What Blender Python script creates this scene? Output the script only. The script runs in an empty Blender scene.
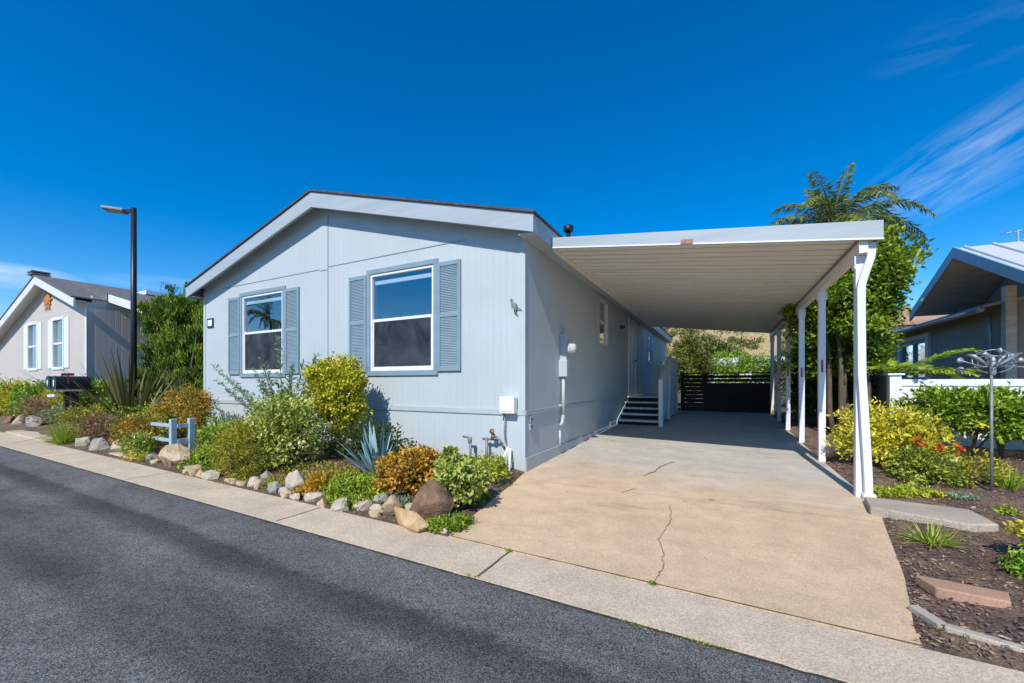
import bpy, bmesh, math, random
import numpy as np
from mathutils import Vector, Matrix
R = math.radians
rng = np.random.default_rng(7)
random.seed(7)
sc = bpy.context.scene
COL = sc.collection

# ------------------------------------------------------------------ terrain
def hz(y):                                   # the lot rises gently away from the street
    return min(max(0.0, 0.033 * (y - 4.2)), 0.33)
def walk_in(x): return 2.475 - 0.0307 * x    # inner edge of the concrete strip
def walk_out(x): return 2.055 - 0.0200 * x   # asphalt edge

# ------------------------------------------------------------------ object helpers
ORG = {}
def tag(o, label=None, cat=None, group=None, kind=None):
    if label: o['label'] = label
    if cat: o['category'] = cat
    if group: o['group'] = group
    if kind: o['kind'] = kind
    return o
def thing(name, label, cat, loc=(0, 0, 0), group=None):
    o = bpy.data.objects.new(name, None); COL.objects.link(o)
    o.location = loc; o.empty_display_size = 0.2
    ORG[o] = Vector(loc)
    return tag(o, label, cat, group)

class MB:
    """collects verts / faces in world coordinates"""
    def __init__(s): s.v = []; s.f = []; s.t = []; s.pieces = []
    def add(s, vs, fs, tint=0.5):
        b = len(s.v); s.v += [tuple(v) for v in vs]; s.f += [tuple(i + b for i in f) for f in fs]
        s.t += [tint] * len(vs); s.pieces.append((b,len(s.v),len(s.f)-len(fs),len(s.f))); return s
    def box(s, x0, x1, y0, y1, z0, z1, tint=0.5):
        v = [(x0,y0,z0),(x1,y0,z0),(x1,y1,z0),(x0,y1,z0),(x0,y0,z1),(x1,y0,z1),(x1,y1,z1),(x0,y1,z1)]
        return s.add(v, [(0,3,2,1),(4,5,6,7),(0,1,5,4),(1,2,6,5),(2,3,7,6),(3,0,4,7)], tint)
    def obox(s, c, ax, ay, az, sx, sy, sz, tint=0.5):
        c = Vector(c); ax = Vector(ax).normalized()*sx/2; ay = Vector(ay).normalized()*sy/2; az = Vector(az).normalized()*sz/2
        v = [c-ax-ay-az, c+ax-ay-az, c+ax+ay-az, c-ax+ay-az, c-ax-ay+az, c+ax-ay+az, c+ax+ay+az, c-ax+ay+az]
        return s.add(v, [(0,3,2,1),(4,5,6,7),(0,1,5,4),(1,2,6,5),(2,3,7,6),(3,0,4,7)], tint)
    def prism(s, poly, off, tint=0.5):
        """poly: list of 3-D points (planar, any winding), extruded by vector off"""
        n = len(poly); off = Vector(off)
        a = [Vector(p) for p in poly]; b = [p + off for p in a]
        nrm = Vector((0,0,0))
        for i in range(n): nrm += a[i].cross(a[(i+1) % n])
        flip = nrm.dot(off) > 0
        fs = [tuple(range(n)), tuple(range(2*n-1, n-1, -1))]
        fs += [(i, i+n, (i+1) % n + n, (i+1) % n) for i in range(n)]
        if flip: fs = [tuple(reversed(f)) for f in fs]
        return s.add(a + b, fs, tint)
    def tube(s, path, rad, seg=8, cap=True, tint=0.5):
        path = [Vector(p) for p in path]; n = len(path)
        if not hasattr(rad, '__len__'): rad = [rad] * n
        base = len(s.v); vs = []; fs = []
        prev = None
        for i, p in enumerate(path):
            d = (path[min(i+1, n-1)] - path[max(i-1, 0)])
            if d.length < 1e-9: d = Vector((0,0,1))
            d.normalize()
            u = prev - d * prev.dot(d) if prev is not None else d.orthogonal()
            if u.length < 1e-6: u = d.orthogonal()
            u.normalize(); prev = u; w = d.cross(u)
            for k in range(seg):
                a = 2*math.pi*k/seg
                vs.append(p + (u*math.cos(a) + w*math.sin(a)) * rad[i])
        for i in range(n-1):
            for k in range(seg):
                k2 = (k+1) % seg
                fs.append((i*seg+k, i*seg+k2, (i+1)*seg+k2, (i+1)*seg+k))
        if cap:
            fs.append(tuple(reversed(range(seg)))); fs.append(tuple((n-1)*seg+k for k in range(seg)))
        return s.add(vs, fs, tint)
    def lathe(s, c, axis, prof, seg=16, tint=0.5):
        """prof: list of (along axis, radius)"""
        axis = Vector(axis).normalized()
        return s.tube([Vector(c) + axis*a for a, r in prof], [max(r, 1e-4) for a, r in prof], seg, True, tint)
    def ribbon(s, path, width, z, tint=0.5):
        vs = []; n = len(path)
        for i, (x, y) in enumerate(path):
            x0, y0 = path[max(i-1,0)]; x1, y1 = path[min(i+1,n-1)]
            d = Vector((x1-x0, y1-y0)); d.normalize()
            w = width[i] if hasattr(width,'__len__') else width
            zz = z(x, y) if callable(z) else z
            vs += [(x-d.y*w/2, y+d.x*w/2, zz), (x+d.y*w/2, y-d.x*w/2, zz)]
        return s.add(vs, [(2*i, 2*i+1, 2*i+3, 2*i+2) for i in range(n-1)], tint)
    def each(s, name, mat, parent=None, **k):
        """every piece added becomes an object of its own"""
        out=[]
        for (v0,v1,f0,f1) in s.pieces:
            m=MB(); m.v=s.v[v0:v1]; m.f=[tuple(i-v0 for i in f) for f in s.f[f0:f1]]; m.t=s.t[v0:v1]; out.append(m.build(name,mat,parent,**k))
        return out
    def build(s, name, mat, parent=None, smooth=False, bevel=0, origin=None, label=None, tints=False):
        me = bpy.data.meshes.new(name)
        o = bpy.data.objects.new(name, me); COL.objects.link(o)
        if parent is not None:
            o.parent = parent; w = ORG[parent]; ORG[o] = w
        else:
            w = Vector(origin) if origin else Vector((0,0,0)); o.location = w; ORG[o] = w
        me.from_pydata([(v[0]-w.x, v[1]-w.y, v[2]-w.z) for v in s.v], [], s.f)
        if tints:
            at = me.attributes.new('tint', 'FLOAT', 'POINT'); at.data.foreach_set('value', s.t)
        me.materials.append(mat)
        if smooth: me.polygons.foreach_set('use_smooth', [True]*len(me.polygons))
        me.update()
        if bevel:
            m = o.modifiers.new('bevel', 'BEVEL'); m.width = bevel; m.segments = 2; m.limit_method = 'ANGLE'; m.angle_limit = R(40)
        if label: o['label'] = label
        return o

# ------------------------------------------------------------------ material helpers
def newmat(name):
    m = bpy.data.materials.new(name); m.use_nodes = True
    nt = m.node_tree; nt.nodes.clear()
    out = nt.nodes.new('ShaderNodeOutputMaterial')
    b = nt.nodes.new('ShaderNodeBsdfPrincipled')
    nt.links.new(b.outputs[0], out.inputs[0])
    return m, nt, b, out
class G:
    """tiny node-graph helper"""
    def __init__(s, nt):
        s.nt = nt; s.tc = nt.nodes.new('ShaderNodeTexCoord')
    def lk(s, a, b): s.nt.links.new(a, b)
    def noise(s, scale, detail=4, rough=0.55, dist=0, vec=None, st=(1,1,1)):
        n = s.nt.nodes.new('ShaderNodeTexNoise'); n.inputs['Scale'].default_value = scale
        n.inputs['Detail'].default_value = detail; n.inputs['Roughness'].default_value = rough; n.inputs['Distortion'].default_value = dist
        mp = s.nt.nodes.new('ShaderNodeMapping'); mp.inputs['Scale'].default_value = st
        s.lk(vec or s.tc.outputs['Object'], mp.inputs['Vector']); s.lk(mp.outputs[0], n.inputs['Vector'])
        return n.outputs['Fac']
    def vor(s, scale, feature='F1', st=(1,1,1), out='Distance'):
        n = s.nt.nodes.new('ShaderNodeTexVoronoi'); n.feature = feature; n.inputs['Scale'].default_value = scale
        mp = s.nt.nodes.new('ShaderNodeMapping'); mp.inputs['Scale'].default_value = st
        s.lk(s.tc.outputs['Object'], mp.inputs['Vector']); s.lk(mp.outputs[0], n.inputs['Vector'])
        return n.outputs[out]
    def ramp(s, fac, stops, interp='LINEAR'):
        n = s.nt.nodes.new('ShaderNodeValToRGB'); cr = n.color_ramp; cr.interpolation = interp
        while len(cr.elements) < len(stops): cr.elements.new(0.5)
        for e, (p, c) in zip(cr.elements, stops):
            e.position = p; e.color = (c, c, c, 1) if not hasattr(c, '__len__') else (*c, 1)
        s.lk(fac, n.inputs[0]); return n.outputs[0]
    def mix(s, fac, a, b, mode='MIX'):
        n = s.nt.nodes.new('ShaderNodeMix'); n.data_type = 'RGBA'; n.blend_type = mode
        for sock, v in ((n.inputs[0], fac), (n.inputs[6], a), (n.inputs[7], b)):
            if hasattr(v, 'links') or isinstance(v, bpy.types.NodeSocket): s.lk(v, sock)
            elif hasattr(v, '__len__'): sock.default_value = (*v, 1)
            elif sock == n.inputs[0]: sock.default_value = v
            else: sock.default_value = (v, v, v, 1)
        return n.outputs[2]
    def math(s, op, a, b=0.0, c=0.0, clamp=False):
        n = s.nt.nodes.new('ShaderNodeMath'); n.operation = op; n.use_clamp = clamp
        for i, v in enumerate((a, b, c)):
            if isinstance(v, bpy.types.NodeSocket): s.lk(v, n.inputs[i])
            else: n.inputs[i].default_value = v
        return n.outputs[0]
    def xyz(s):
        n = s.nt.nodes.new('ShaderNodeSeparateXYZ'); s.lk(s.tc.outputs['Object'], n.inputs[0]); return n.outputs
    def bump(s, h, strength, dist, bsdf):
        n = s.nt.nodes.new('ShaderNodeBump'); n.inputs['Strength'].default_value = strength; n.inputs['Distance'].default_value = dist
        s.lk(h, n.inputs['Height']); s.lk(n.outputs[0], bsdf.inputs['Normal'])
def setb(b, **k):
    for n, v in k.items():
        n = {'rough':'Roughness','metal':'Metallic','spec':'Specular IOR Level','ior':'IOR'}[n]
        b.inputs[n].default_value = v

def m_plain(name, col, rough=0.6, var=0.12, scale=6, bump=0.0, bscale=60, metal=0, spec=0.4, st=(1,1,1)):
    m, nt, b, _ = newmat(name); g = G(nt)
    n1 = g.noise(scale, 5, 0.6, st=st)
    lo = tuple(c*(1-var) for c in col); hi = tuple(min(1, c*(1+var)) for c in col)
    g.lk(g.ramp(n1, [(0.3, lo), (0.7, hi)]), b.inputs['Base Color'])
    setb(b, rough=rough, metal=metal, spec=spec)
    if bump: g.bump(g.noise(bscale, 4, 0.6, st=st), bump, 0.01, b)
    return m
def m_siding(name, col, pitch=0.1016, groove=0.007, dirt=0.10, depth=0.0045):
    m, nt, b, _ = newmat(name); g = G(nt)
    x, y, z = g.xyz()
    u = g.math('ADD', x, y)
    fr = g.math('FRACT', g.math('DIVIDE', g.math('ADD', u, 200.0), pitch))
    d = g.math('ABSOLUTE', g.math('SUBTRACT', fr, 0.5))
    h = g.math('SMOOTH_MIN', g.math('MULTIPLY', g.math('SUBTRACT', d, 0.0), pitch/groove), 1.0, 0.2)
    grain = g.noise(14, 5, 0.65, st=(7, 7, 0.5))
    big = g.noise(0.9, 5, 0.6); mid = g.noise(5, 4, 0.6, st=(3, 3, 0.35))
    c = g.mix(g.ramp(big, [(0.35, 0.0), (0.7, 1.0)]), tuple(v*(1-dirt) for v in col), col)
    c = g.mix(g.math('MULTIPLY', g.ramp(mid, [(0.4, 0.0), (0.75, 1.0)]), 0.35), c, tuple(v*(1-dirt*1.3) for v in col))
    # dust kicked up near the ground
    c = g.mix(g.math('MULTIPLY', g.ramp(g.math('ADD', z, g.math('MULTIPLY', mid, 0.3)), [(0.1, 1.0), (0.45, 0.0)]), 0.35), c, (0.42, 0.38, 0.32))
    g.lk(c, b.inputs['Base Color']); setb(b, rough=0.62, spec=0.3)
    f2 = g.math('ABSOLUTE', g.math('SUBTRACT', g.math('FRACT', g.math('DIVIDE', g.math('ADD', u, 200.3), 1.2192)), 0.5))
    h2 = g.math('MINIMUM', g.math('MULTIPLY', f2, 1.2192/0.010), 1.0)
    wav = g.noise(1.3, 2, 0.5, st=(1, 1, 0.6))
    hh = g.math('ADD', g.math('ADD', h, g.math('MULTIPLY', h2, 0.9)), g.math('ADD', g.math('MULTIPLY', grain, 0.22), g.math('MULTIPLY', wav, 2.5)))
    g.bump(hh, 0.6, depth, b)
    return m
def m_leaf(name, stops, rough=0.5, trans=0.28, spec=0.35):
    m, nt, b, out = newmat(name); g = G(nt)
    at = nt.nodes.new('ShaderNodeAttribute'); at.attribute_name = 'tint'
    if spec < 0.34 or rough > 0.9: k_ = 1.0
    else: k_ = 1.28
    stops = [(p, tuple(min(0.85, v*(k_ if p > 0.3 else 0.95)) for v in c_)) for p, c_ in stops]
    c = g.ramp(at.outputs['Fac'], stops)
    g.lk(c, b.inputs['Base Color']); setb(b, rough=rough, spec=spec)
    tr = nt.nodes.new('ShaderNodeBsdfTranslucent'); g.lk(g.mix(0.35, c, (0.35, 0.45, 0.05), 'MIX'), tr.inputs['Color'])
    mx = nt.nodes.new('ShaderNodeMixShader'); mx.inputs[0].default_value = trans
    g.lk(b.outputs[0], mx.inputs[1]); g.lk(tr.outputs[0], mx.inputs[2]); g.lk(mx.outputs[0], out.inputs[0])
    return m
def m_rock(name, c1, c2, c3=None):
    m, nt, b, _ = newmat(name); g = G(nt)
    n = g.noise(7, 6, 0.65, 0.5); n2 = g.noise(45, 4, 0.6)
    c = g.ramp(n, [(0.28, c1), (0.55, c2), (0.75, c3 or c2)])
    c = g.mix(g.math('MULTIPLY', n2, 0.35), c, (0.08, 0.07, 0.06), 'MULTIPLY')
    g.lk(c, b.inputs['Base Color']); setb(b, rough=0.85, spec=0.2)
    g.bump(g.math('ADD', n, g.math('MULTIPLY', n2, 0.4)), 0.8, 0.03, b)
    return m
def m_glass(name, ior=2.0, tint=(0.62, 0.7, 0.72)):
    m = bpy.data.materials.new(name); m.use_nodes = True; nt = m.node_tree; nt.nodes.clear(); g = G(nt)
    out = nt.nodes.new('ShaderNodeOutputMaterial')
    lw = nt.nodes.new('ShaderNodeLayerWeight'); lw.inputs[0].default_value = 0.5
    fac = g.math('ADD', 0.17, g.math('MULTIPLY', 0.83, g.math('POWER', lw.outputs['Facing'], 4.0)))
    gl = nt.nodes.new('ShaderNodeBsdfGlossy'); gl.inputs['Roughness'].default_value = 0.01; gl.inputs['Color'].default_value = (1, 1, 1, 1)
    bn = nt.nodes.new('ShaderNodeBump'); bn.inputs['Strength'].default_value = 0.05; bn.inputs['Distance'].default_value = 0.02
    g.lk(g.noise(2.2, 2), bn.inputs['Height']); g.lk(bn.outputs[0], gl.inputs['Normal'])
    tr = nt.nodes.new('ShaderNodeBsdfTransparent'); tr.inputs[0].default_value = (*tint, 1)
    mx = nt.nodes.new('ShaderNodeMixShader'); g.lk(fac, mx.inputs[0]); g.lk(tr.outputs[0], mx.inputs[1]); g.lk(gl.outputs[0], mx.inputs[2])
    g.lk(mx.outputs[0], out.inputs[0])
    return m
def m_screen(name):          # insect screen: fine dark mesh, seen as a half-transparent grey
    m = bpy.data.materials.new(name); m.use_nodes = True; nt = m.node_tree; nt.nodes.clear(); g = G(nt)
    out = nt.nodes.new('ShaderNodeOutputMaterial')
    df = nt.nodes.new('ShaderNodeBsdfDiffuse'); g.lk(g.ramp(g.noise(2.3, 4, 0.6, 0.8), [(0.35, (0.035, 0.042, 0.056)), (0.7, (0.095, 0.11, 0.135))]), df.inputs[0])  # soft mottling paints a vague reflection into the screen colour
    tr = nt.nodes.new('ShaderNodeBsdfTransparent')
    mx = nt.nodes.new('ShaderNodeMixShader'); mx.inputs[0].default_value = 0.62
    g.lk(tr.outputs[0], mx.inputs[1]); g.lk(df.outputs[0], mx.inputs[2]); g.lk(mx.outputs[0], out.inputs[0])
    return m

M = {}
M['siding'] = m_siding('blue_grey_siding', (0.515, 0.568, 0.580))
M['trim'] = m_plain('pale_blue_trim', (0.44, 0.49, 0.51), 0.5, 0.05, 4, 0.1, 40)
M['shutter'] = m_plain('shutter_blue', (0.225, 0.31, 0.36), 0.5, 0.08, 5)
M['white'] = m_plain('white_paint', (0.78, 0.79, 0.80), 0.45, 0.05, 5)
M['vinyl'] = m_plain('white_vinyl', (0.80, 0.80, 0.79), 0.35, 0.03, 3)
M['fascia'] = m_plain('carport_fascia_metal', (0.40, 0.445, 0.47), 0.42, 0.08, 3, st=(0.3, 1, 3))
M['pan'] = m_plain('carport_roof_pan', (0.80, 0.765, 0.67), 0.42, 0.07, 2.5, st=(0.4, 3, 1))
M['post'] = m_plain('white_post_metal', (0.76, 0.77, 0.79), 0.4, 0.06, 7, st=(3, 3, 0.4))
M['shingle'] = m_plain('dark_shingle', (0.085, 0.082, 0.085), 0.9, 0.35, 9, 0.6, 50)
M['shingle2'] = m_plain('grey_shingle', (0.15, 0.145, 0.145), 0.9, 0.3, 9, 0.6, 50)
M['dark'] = m_plain('dark_interior', (0.02, 0.021, 0.024), 0.9, 0.1)
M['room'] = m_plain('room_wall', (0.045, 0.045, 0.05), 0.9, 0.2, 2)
M['blind'] = m_plain('blind_white', (0.75, 0.77, 0.78), 0.6, 0.04)
M['glass'] = m_glass('window_glass', 2.5, (0.9, 0.94, 0.95))
M['screen'] = m_screen('insect_screen')
M['black'] = m_plain('black_metal', (0.018, 0.02, 0.025), 0.4, 0.15)
M['galv'] = m_plain('galvanised_metal', (0.36, 0.39, 0.41), 0.5, 0.12, 12, metal=0.5)
M['pipe'] = m_plain('weathered_pipe', (0.24, 0.25, 0.25), 0.55, 0.3, 20, metal=0.3)
M['brass'] = m_plain('brass_valve', (0.30, 0.16, 0.10), 0.45, 0.3, 20, metal=0.5)
M['red'] = m_plain('red_reflector', (0.42, 0.06, 0.045), 0.35, 0.2, 30)
M['bluewood'] = m_plain('pale_blue_wood', (0.36, 0.46, 0.53), 0.6, 0.15, 12, 0.2, 40)
M['darkwood'] = m_plain('dark_brown_wood', (0.035, 0.028, 0.024), 0.75, 0.3, 8, 0.3, 40, st=(0.3, 3, 3))
M['bark'] = m_plain('bark', (0.13, 0.095, 0.07), 0.9, 0.35, 14, 0.8, 30, st=(2, 2, 0.5))
M['stem'] = m_plain('stem', (0.16, 0.12, 0.07), 0.8, 0.3, 20)
M['nsiding'] = m_siding('neighbour_siding', (0.60, 0.54, 0.485), pitch=0.15, groove=0.012)
M['nfascia'] = m_plain('neighbour_fascia', (0.74, 0.73, 0.72), 0.5, 0.05)
M['greyboard'] = m_siding('grey_board_siding', (0.36, 0.315, 0.27), pitch=0.28, groove=0.022, depth=0.012)
M['plank'] = m_plain('grey_plank', (0.66, 0.54, 0.40), 0.7, 0.2, 5, 0.3, 30, st=(0.5, 4, 4))
M['bluefascia'] = m_plain('blue_fascia', (0.27, 0.41, 0.54), 0.5, 0.08)
M['whiteroof'] = m_plain('white_metal_roof', (0.58, 0.60, 0.62), 0.4, 0.06, 3)
M['orange'] = m_plain('orange_paint', (0.55, 0.20, 0.03), 0.5, 0.25, 12)
M['greyfence'] = m_plain('grey_fence', (0.17, 0.175, 0.185), 0.8, 0.2, 8, 0.2, 30)
M['rubber'] = m_plain('dark_stair_riser', (0.012, 0.012, 0.014), 0.7, 0.2)
M['lens'] = m_plain('lamp_lens', (0.42, 0.46, 0.36), 0.3, 0.15, 20)
M['stucco'] = m_plain('far_stucco', (0.75, 0.74, 0.72), 0.8, 0.05)
M['meterglass'] = m_plain('meter_glass', (0.55, 0.56, 0.55), 0.12, 0.3, 30, spec=0.8)

# --- ground materials
def m_asphalt():
    m, nt, b, _ = newmat('asphalt'); g = G(nt); x, y, z = g.xyz(); rough_edge = g.noise(6, 5, 0.7, st=(0.25, 1, 1))
    fine = g.noise(150, 3, 0.8); stone = g.vor(170, out='Color'); mid = g.noise(17, 5, 0.75); big = g.noise(0.7, 5, 0.65, st=(0.35, 1, 1)); patch = g.noise(1.3, 6, 0.7, 0.4, st=(0.5, 1, 1))
    sb = nt.nodes.new('ShaderNodeRGBToBW'); g.lk(stone, sb.inputs[0])
    yy = g.math('ADD', g.math('ADD', y, g.math('MULTIPLY', x, 0.02)), g.math('MULTIPLY', g.math('SUBTRACT', big, 0.5), 0.22))
    yy = g.math('ADD', yy, g.math('MULTIPLY', g.math('SUBTRACT', mid, 0.5), 0.10))
    yy = g.math('ADD', yy, g.math('MULTIPLY', g.math('SUBTRACT', rough_edge, 0.5), 0.16))
    t = g.math('DIVIDE', g.math('ADD', yy, 2.0), 4.2)
    band = g.ramp(t, [(0.0, 1.15), (0.35, 1.0), (0.60, 1.22), (0.650, 1.25), (0.672, 0.86), (0.74, 0.90), (0.795, 1.25), (0.825, 0.72), (0.852, 0.62), (0.870, 1.25), (0.95, 1.22), (0.985, 0.85)])
    c = g.ramp(fine, [(0.30, (0.018, 0.018, 0.018)), (0.5, (0.122, 0.119, 0.114)), (0.70, (0.37, 0.355, 0.335))])
    c = g.mix(g.ramp(sb.outputs[0], [(0.62, 0.0), (0.85, 0.7)]), c, (0.30, 0.29, 0.275))
    c = g.mix(g.ramp(sb.outputs[0], [(0.2, 0.75), (0.36, 0.0)]), c, (0.022, 0.025, 0.032))
    c = g.mix(1.0, c, band, 'MULTIPLY')
    c = g.mix(1.0, c, g.ramp(patch, [(0.30, 0.58), (0.5, 1.0), (0.70, 1.42)]), 'MULTIPLY')
    c = g.mix(1.0, c, g.ramp(mid, [(0.3, 0.78), (0.7, 1.22)]), 'MULTIPLY')
    stain = g.noise(1.9, 3, 0.5, 0.3)
    c = g.mix(g.ramp(stain, [(0.70, 0.0), (0.78, 0.55)]), c, (0.03, 0.03, 0.034))
    g.lk(c, b.inputs['Base Color']); setb(b, rough=0.9, spec=0.25)
    g.bump(g.math('ADD', fine, g.math('MULTIPLY', mid, 0.6)), 0.9, 0.014, b)
    return m
def m_concrete(name, front, back=None, split=5.0, speck=0.5, stain=0.0):
    m, nt, b, _ = newmat(name); g = G(nt); x, y, z = g.xyz()
    big = g.noise(0.9, 6, 0.62); mid = g.noise(4, 5, 0.65); fine = g.noise(120, 3, 0.7)
    c = front
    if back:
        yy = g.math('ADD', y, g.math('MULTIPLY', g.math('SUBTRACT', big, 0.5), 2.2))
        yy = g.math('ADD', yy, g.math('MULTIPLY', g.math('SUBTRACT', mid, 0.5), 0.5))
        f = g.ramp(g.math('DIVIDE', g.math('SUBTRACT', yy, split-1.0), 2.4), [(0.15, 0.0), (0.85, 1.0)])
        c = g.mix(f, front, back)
    c = g.mix(1.0, c, g.ramp(mid, [(0.25, 0.84), (0.75, 1.12)]), 'MULTIPLY')
    c = g.mix(1.0, c, g.ramp(big, [(0.3, 0.88), (0.7, 1.08)]), 'MULTIPLY')
    if stain:
        sx = g.noise(1.1, 6, 0.7, 0.6, st=(0.5, 1.6, 1))
        c = g.mix(g.math('MULTIPLY', g.ramp(sx, [(0.56, 0.0), (0.72, 1.0)]), stain), c, (0.20, 0.175, 0.15))
        c = g.mix(g.ramp(g.noise(7, 2, 0.5, 0.2), [(0.735, 0.0), (0.77, 0.5)]), c, (0.12, 0.10, 0.085))
        c = g.mix(g.ramp(g.noise(26, 2, 0.5), [(0.74, 0.0), (0.78, 0.4)]), c, (0.14, 0.12, 0.10))
    c = g.mix(1.0, c, g.ramp(fine, [(0.3, 1-speck*0.6), (0.55, 1.0), (0.75, 1+speck*0.35)]), 'MULTIPLY')
    g.lk(c, b.inputs['Base Color']); setb(b, rough=0.88, spec=0.25)
    g.bump(g.math('ADD', fine, g.math('MULTIPLY', mid, 0.5)), 0.4, 0.006, b)
    return m
def m_mulch(name, cols, litter=None):
    m, nt, b, _ = newmat(name); g = G(nt)
    n1 = g.noise(48, 6, 0.75, 1.2); n2 = g.noise(2.5, 4, 0.6)
    c = g.ramp(n1, [(0.3, cols[0]), (0.5, cols[1]), (0.68, cols[2])])
    c = g.mix(1.0, c, g.ramp(n2, [(0.3, 0.7), (0.7, 1.25)]), 'MULTIPLY')
    if litter: c = g.mix(g.math('MULTIPLY', g.ramp(g.noise(3.1, 6, 0.7, 0.6), [(0.47, 0.0), (0.60, 0.9)]), g.ramp(n1, [(0.35, 0.2), (0.6, 1.0)])), c, litter)
    g.lk(c, b.inputs['Base Color']); setb(b, rough=0.95, spec=0.15)
    g.bump(n1, 1.0, 0.04, b)
    return m
M['asphalt'] = m_asphalt()
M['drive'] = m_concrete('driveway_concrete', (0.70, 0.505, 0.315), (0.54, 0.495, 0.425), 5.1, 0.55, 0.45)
M['walk'] = m_concrete('walk_concrete', (0.66, 0.525, 0.38), None, 0, 0.75)
M['slabc'] = m_concrete('slab_concrete', (0.50, 0.42, 0.33), None, 0, 0.9, .4)
M['edgec'] = m_concrete('edging_concrete', (0.50, 0.44, 0.36), None, 0, 0.5)
M['brick'] = m_concrete('pink_paver', (0.50, 0.30, 0.20), None, 0, 0.5)
M['crack2'] = m_plain('driveway_crack_fill', (0.20, 0.155, 0.11), 1.0, 0.35, 20)
M['grit'] = m_plain('edge_grit', (0.05, 0.048, 0.035), 1.0, 0.6, 25)
M['crack'] = m_plain('crack_dirt', (0.12, 0.09, 0.06), 1.0, 0.3, 30)
M['mulch'] = m_mulch('mulch', ((0.065, 0.040, 0.032), (0.24, 0.155, 0.125), (0.45, 0.315, 0.25)), (0.52, 0.35, 0.20))
M['soil'] = m_mulch('bed_soil', ((0.10, 0.068, 0.044), (0.24, 0.165, 0.11), (0.40, 0.30, 0.21)))
M['earth'] = m_mulch('dry_ground', ((0.09, 0.07, 0.045), (0.16, 0.125, 0.08), (0.22, 0.18, 0.12)))
M['hill'] = m_mulch('hill_grass', ((0.34, 0.25, 0.12), (0.42, 0.31, 0.16), (0.48, 0.37, 0.2)))
# mulch chips: tint attribute
M['chips'] = m_leaf('bark_chips', [(0.0, (0.06, 0.038, 0.030)), (0.5, (0.22, 0.145, 0.115)), (0.80, (0.42, 0.29, 0.21)), (1.0, (0.66, 0.48, 0.30))], 0.95, 0.0, 0.1)
# rocks
M['rock_tan'] = m_rock('tan_rock', (0.40, 0.25, 0.12), (0.66, 0.50, 0.31), (0.74, 0.64, 0.50))
M['rock_orange'] = m_rock('orange_rock', (0.44, 0.25, 0.10), (0.66, 0.46, 0.24), (0.70, 0.58, 0.40))
M['rock_white'] = m_rock('white_rock', (0.42, 0.34, 0.25), (0.66, 0.57, 0.44), (0.76, 0.70, 0.60))
M['rock_grey'] = m_rock('grey_rock', (0.26, 0.23, 0.195), (0.44, 0.40, 0.34), (0.56, 0.52, 0.46))
M['rock_brown'] = m_rock('brown_rock', (0.13, 0.075, 0.045), (0.30, 0.18, 0.11), (0.42, 0.29, 0.20))
# foliage
L = {}
L['yellowgreen'] = m_leaf('yellow_green_leaf', [(0, (0.20, 0.21, 0.012)), (0.5, (0.47, 0.43, 0.025)), (1, (0.70, 0.62, 0.06))])
L['silver'] = m_leaf('silver_green_leaf', [(0, (0.07, 0.13, 0.07)), (0.5, (0.14, 0.22, 0.12)), (1, (0.26, 0.34, 0.22))])
L['varieg'] = m_leaf('variegated_leaf', [(0, (0.12, 0.17, 0.02)), (0.45, (0.31, 0.36, 0.04)), (0.8, (0.52, 0.53, 0.12)), (1, (0.70, 0.66, 0.30))])
L['olive'] = m_leaf('olive_leaf', [(0, (0.12, 0.135, 0.012)), (0.5, (0.29, 0.275, 0.02)), (1, (0.48, 0.38, 0.04))])
L['agave'] = m_leaf('agave_blade', [(0, (0.10, 0.19, 0.20)), (0.5, (0.17, 0.29, 0.31)), (1, (0.30, 0.43, 0.44))], 0.55, 0.05)
L['rust'] = m_leaf('rust_leaf', [(0, (0.16, 0.19, 0.018)), (0.3, (0.30, 0.22, 0.02)), (0.55, (0.52, 0.23, 0.03)), (0.8, (0.62, 0.30, 0.04)), (1, (0.62, 0.46, 0.08))])
L['jade'] = m_leaf('jade_leaf', [(0, (0.12, 0.17, 0.02)), (0.5, (0.28, 0.33, 0.05)), (0.85, (0.44, 0.45, 0.10)), (1, (0.58, 0.55, 0.20))], 0.4, 0.15)
L['lime'] = m_leaf('lime_ground_cover', [(0, (0.08, 0.15, 0.012)), (0.5, (0.22, 0.31, 0.02)), (0.85, (0.38, 0.42, 0.03)), (1, (0.52, 0.47, 0.04))])
L['amber'] = m_leaf('amber_ground_cover', [(0, (0.20, 0.20, 0.02)), (0.5, (0.45, 0.25, 0.02)), (1, (0.60, 0.28, 0.03))])
L['plum'] = m_leaf('plum_leaf', [(0, (0.10, 0.06, 0.035)), (0.5, (0.23, 0.12, 0.075)), (1, (0.38, 0.23, 0.12))])
L['grass'] = m_leaf('bright_grass', [(0, (0.14, 0.24, 0.015)), (0.5, (0.28, 0.38, 0.03)), (1, (0.46, 0.48, 0.08))])
L['flax'] = m_leaf('flax_blade', [(0, (0.04, 0.035, 0.022)), (0.5, (0.09, 0.085, 0.035)), (0.85, (0.17, 0.14, 0.05)), (1, (0.28, 0.21, 0.09))], 0.4, 0.15)
L['juniper'] = m_leaf('juniper_leaf', [(0, (0.05, 0.10, 0.012)), (0.5, (0.13, 0.22, 0.018)), (1, (0.29, 0.35, 0.03))], 0.6, 0.15)
L['goldleaf'] = m_leaf('golden_leaf', [(0, (0.30, 0.29, 0.02)), (0.4, (0.64, 0.54, 0.03)), (1, (0.80, 0.70, 0.14))])
L['hedge'] = m_leaf('hedge_leaf', [(0, (0.06, 0.14, 0.010)), (0.5, (0.17, 0.29, 0.018)), (1, (0.36, 0.45, 0.05))], 0.4, 0.25)
L['ficus'] = m_leaf('tree_leaf', [(0, (0.05, 0.11, 0.009)), (0.5, (0.14, 0.23, 0.016)), (1, (0.36, 0.40, 0.035))], 0.35, 0.25)
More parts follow.
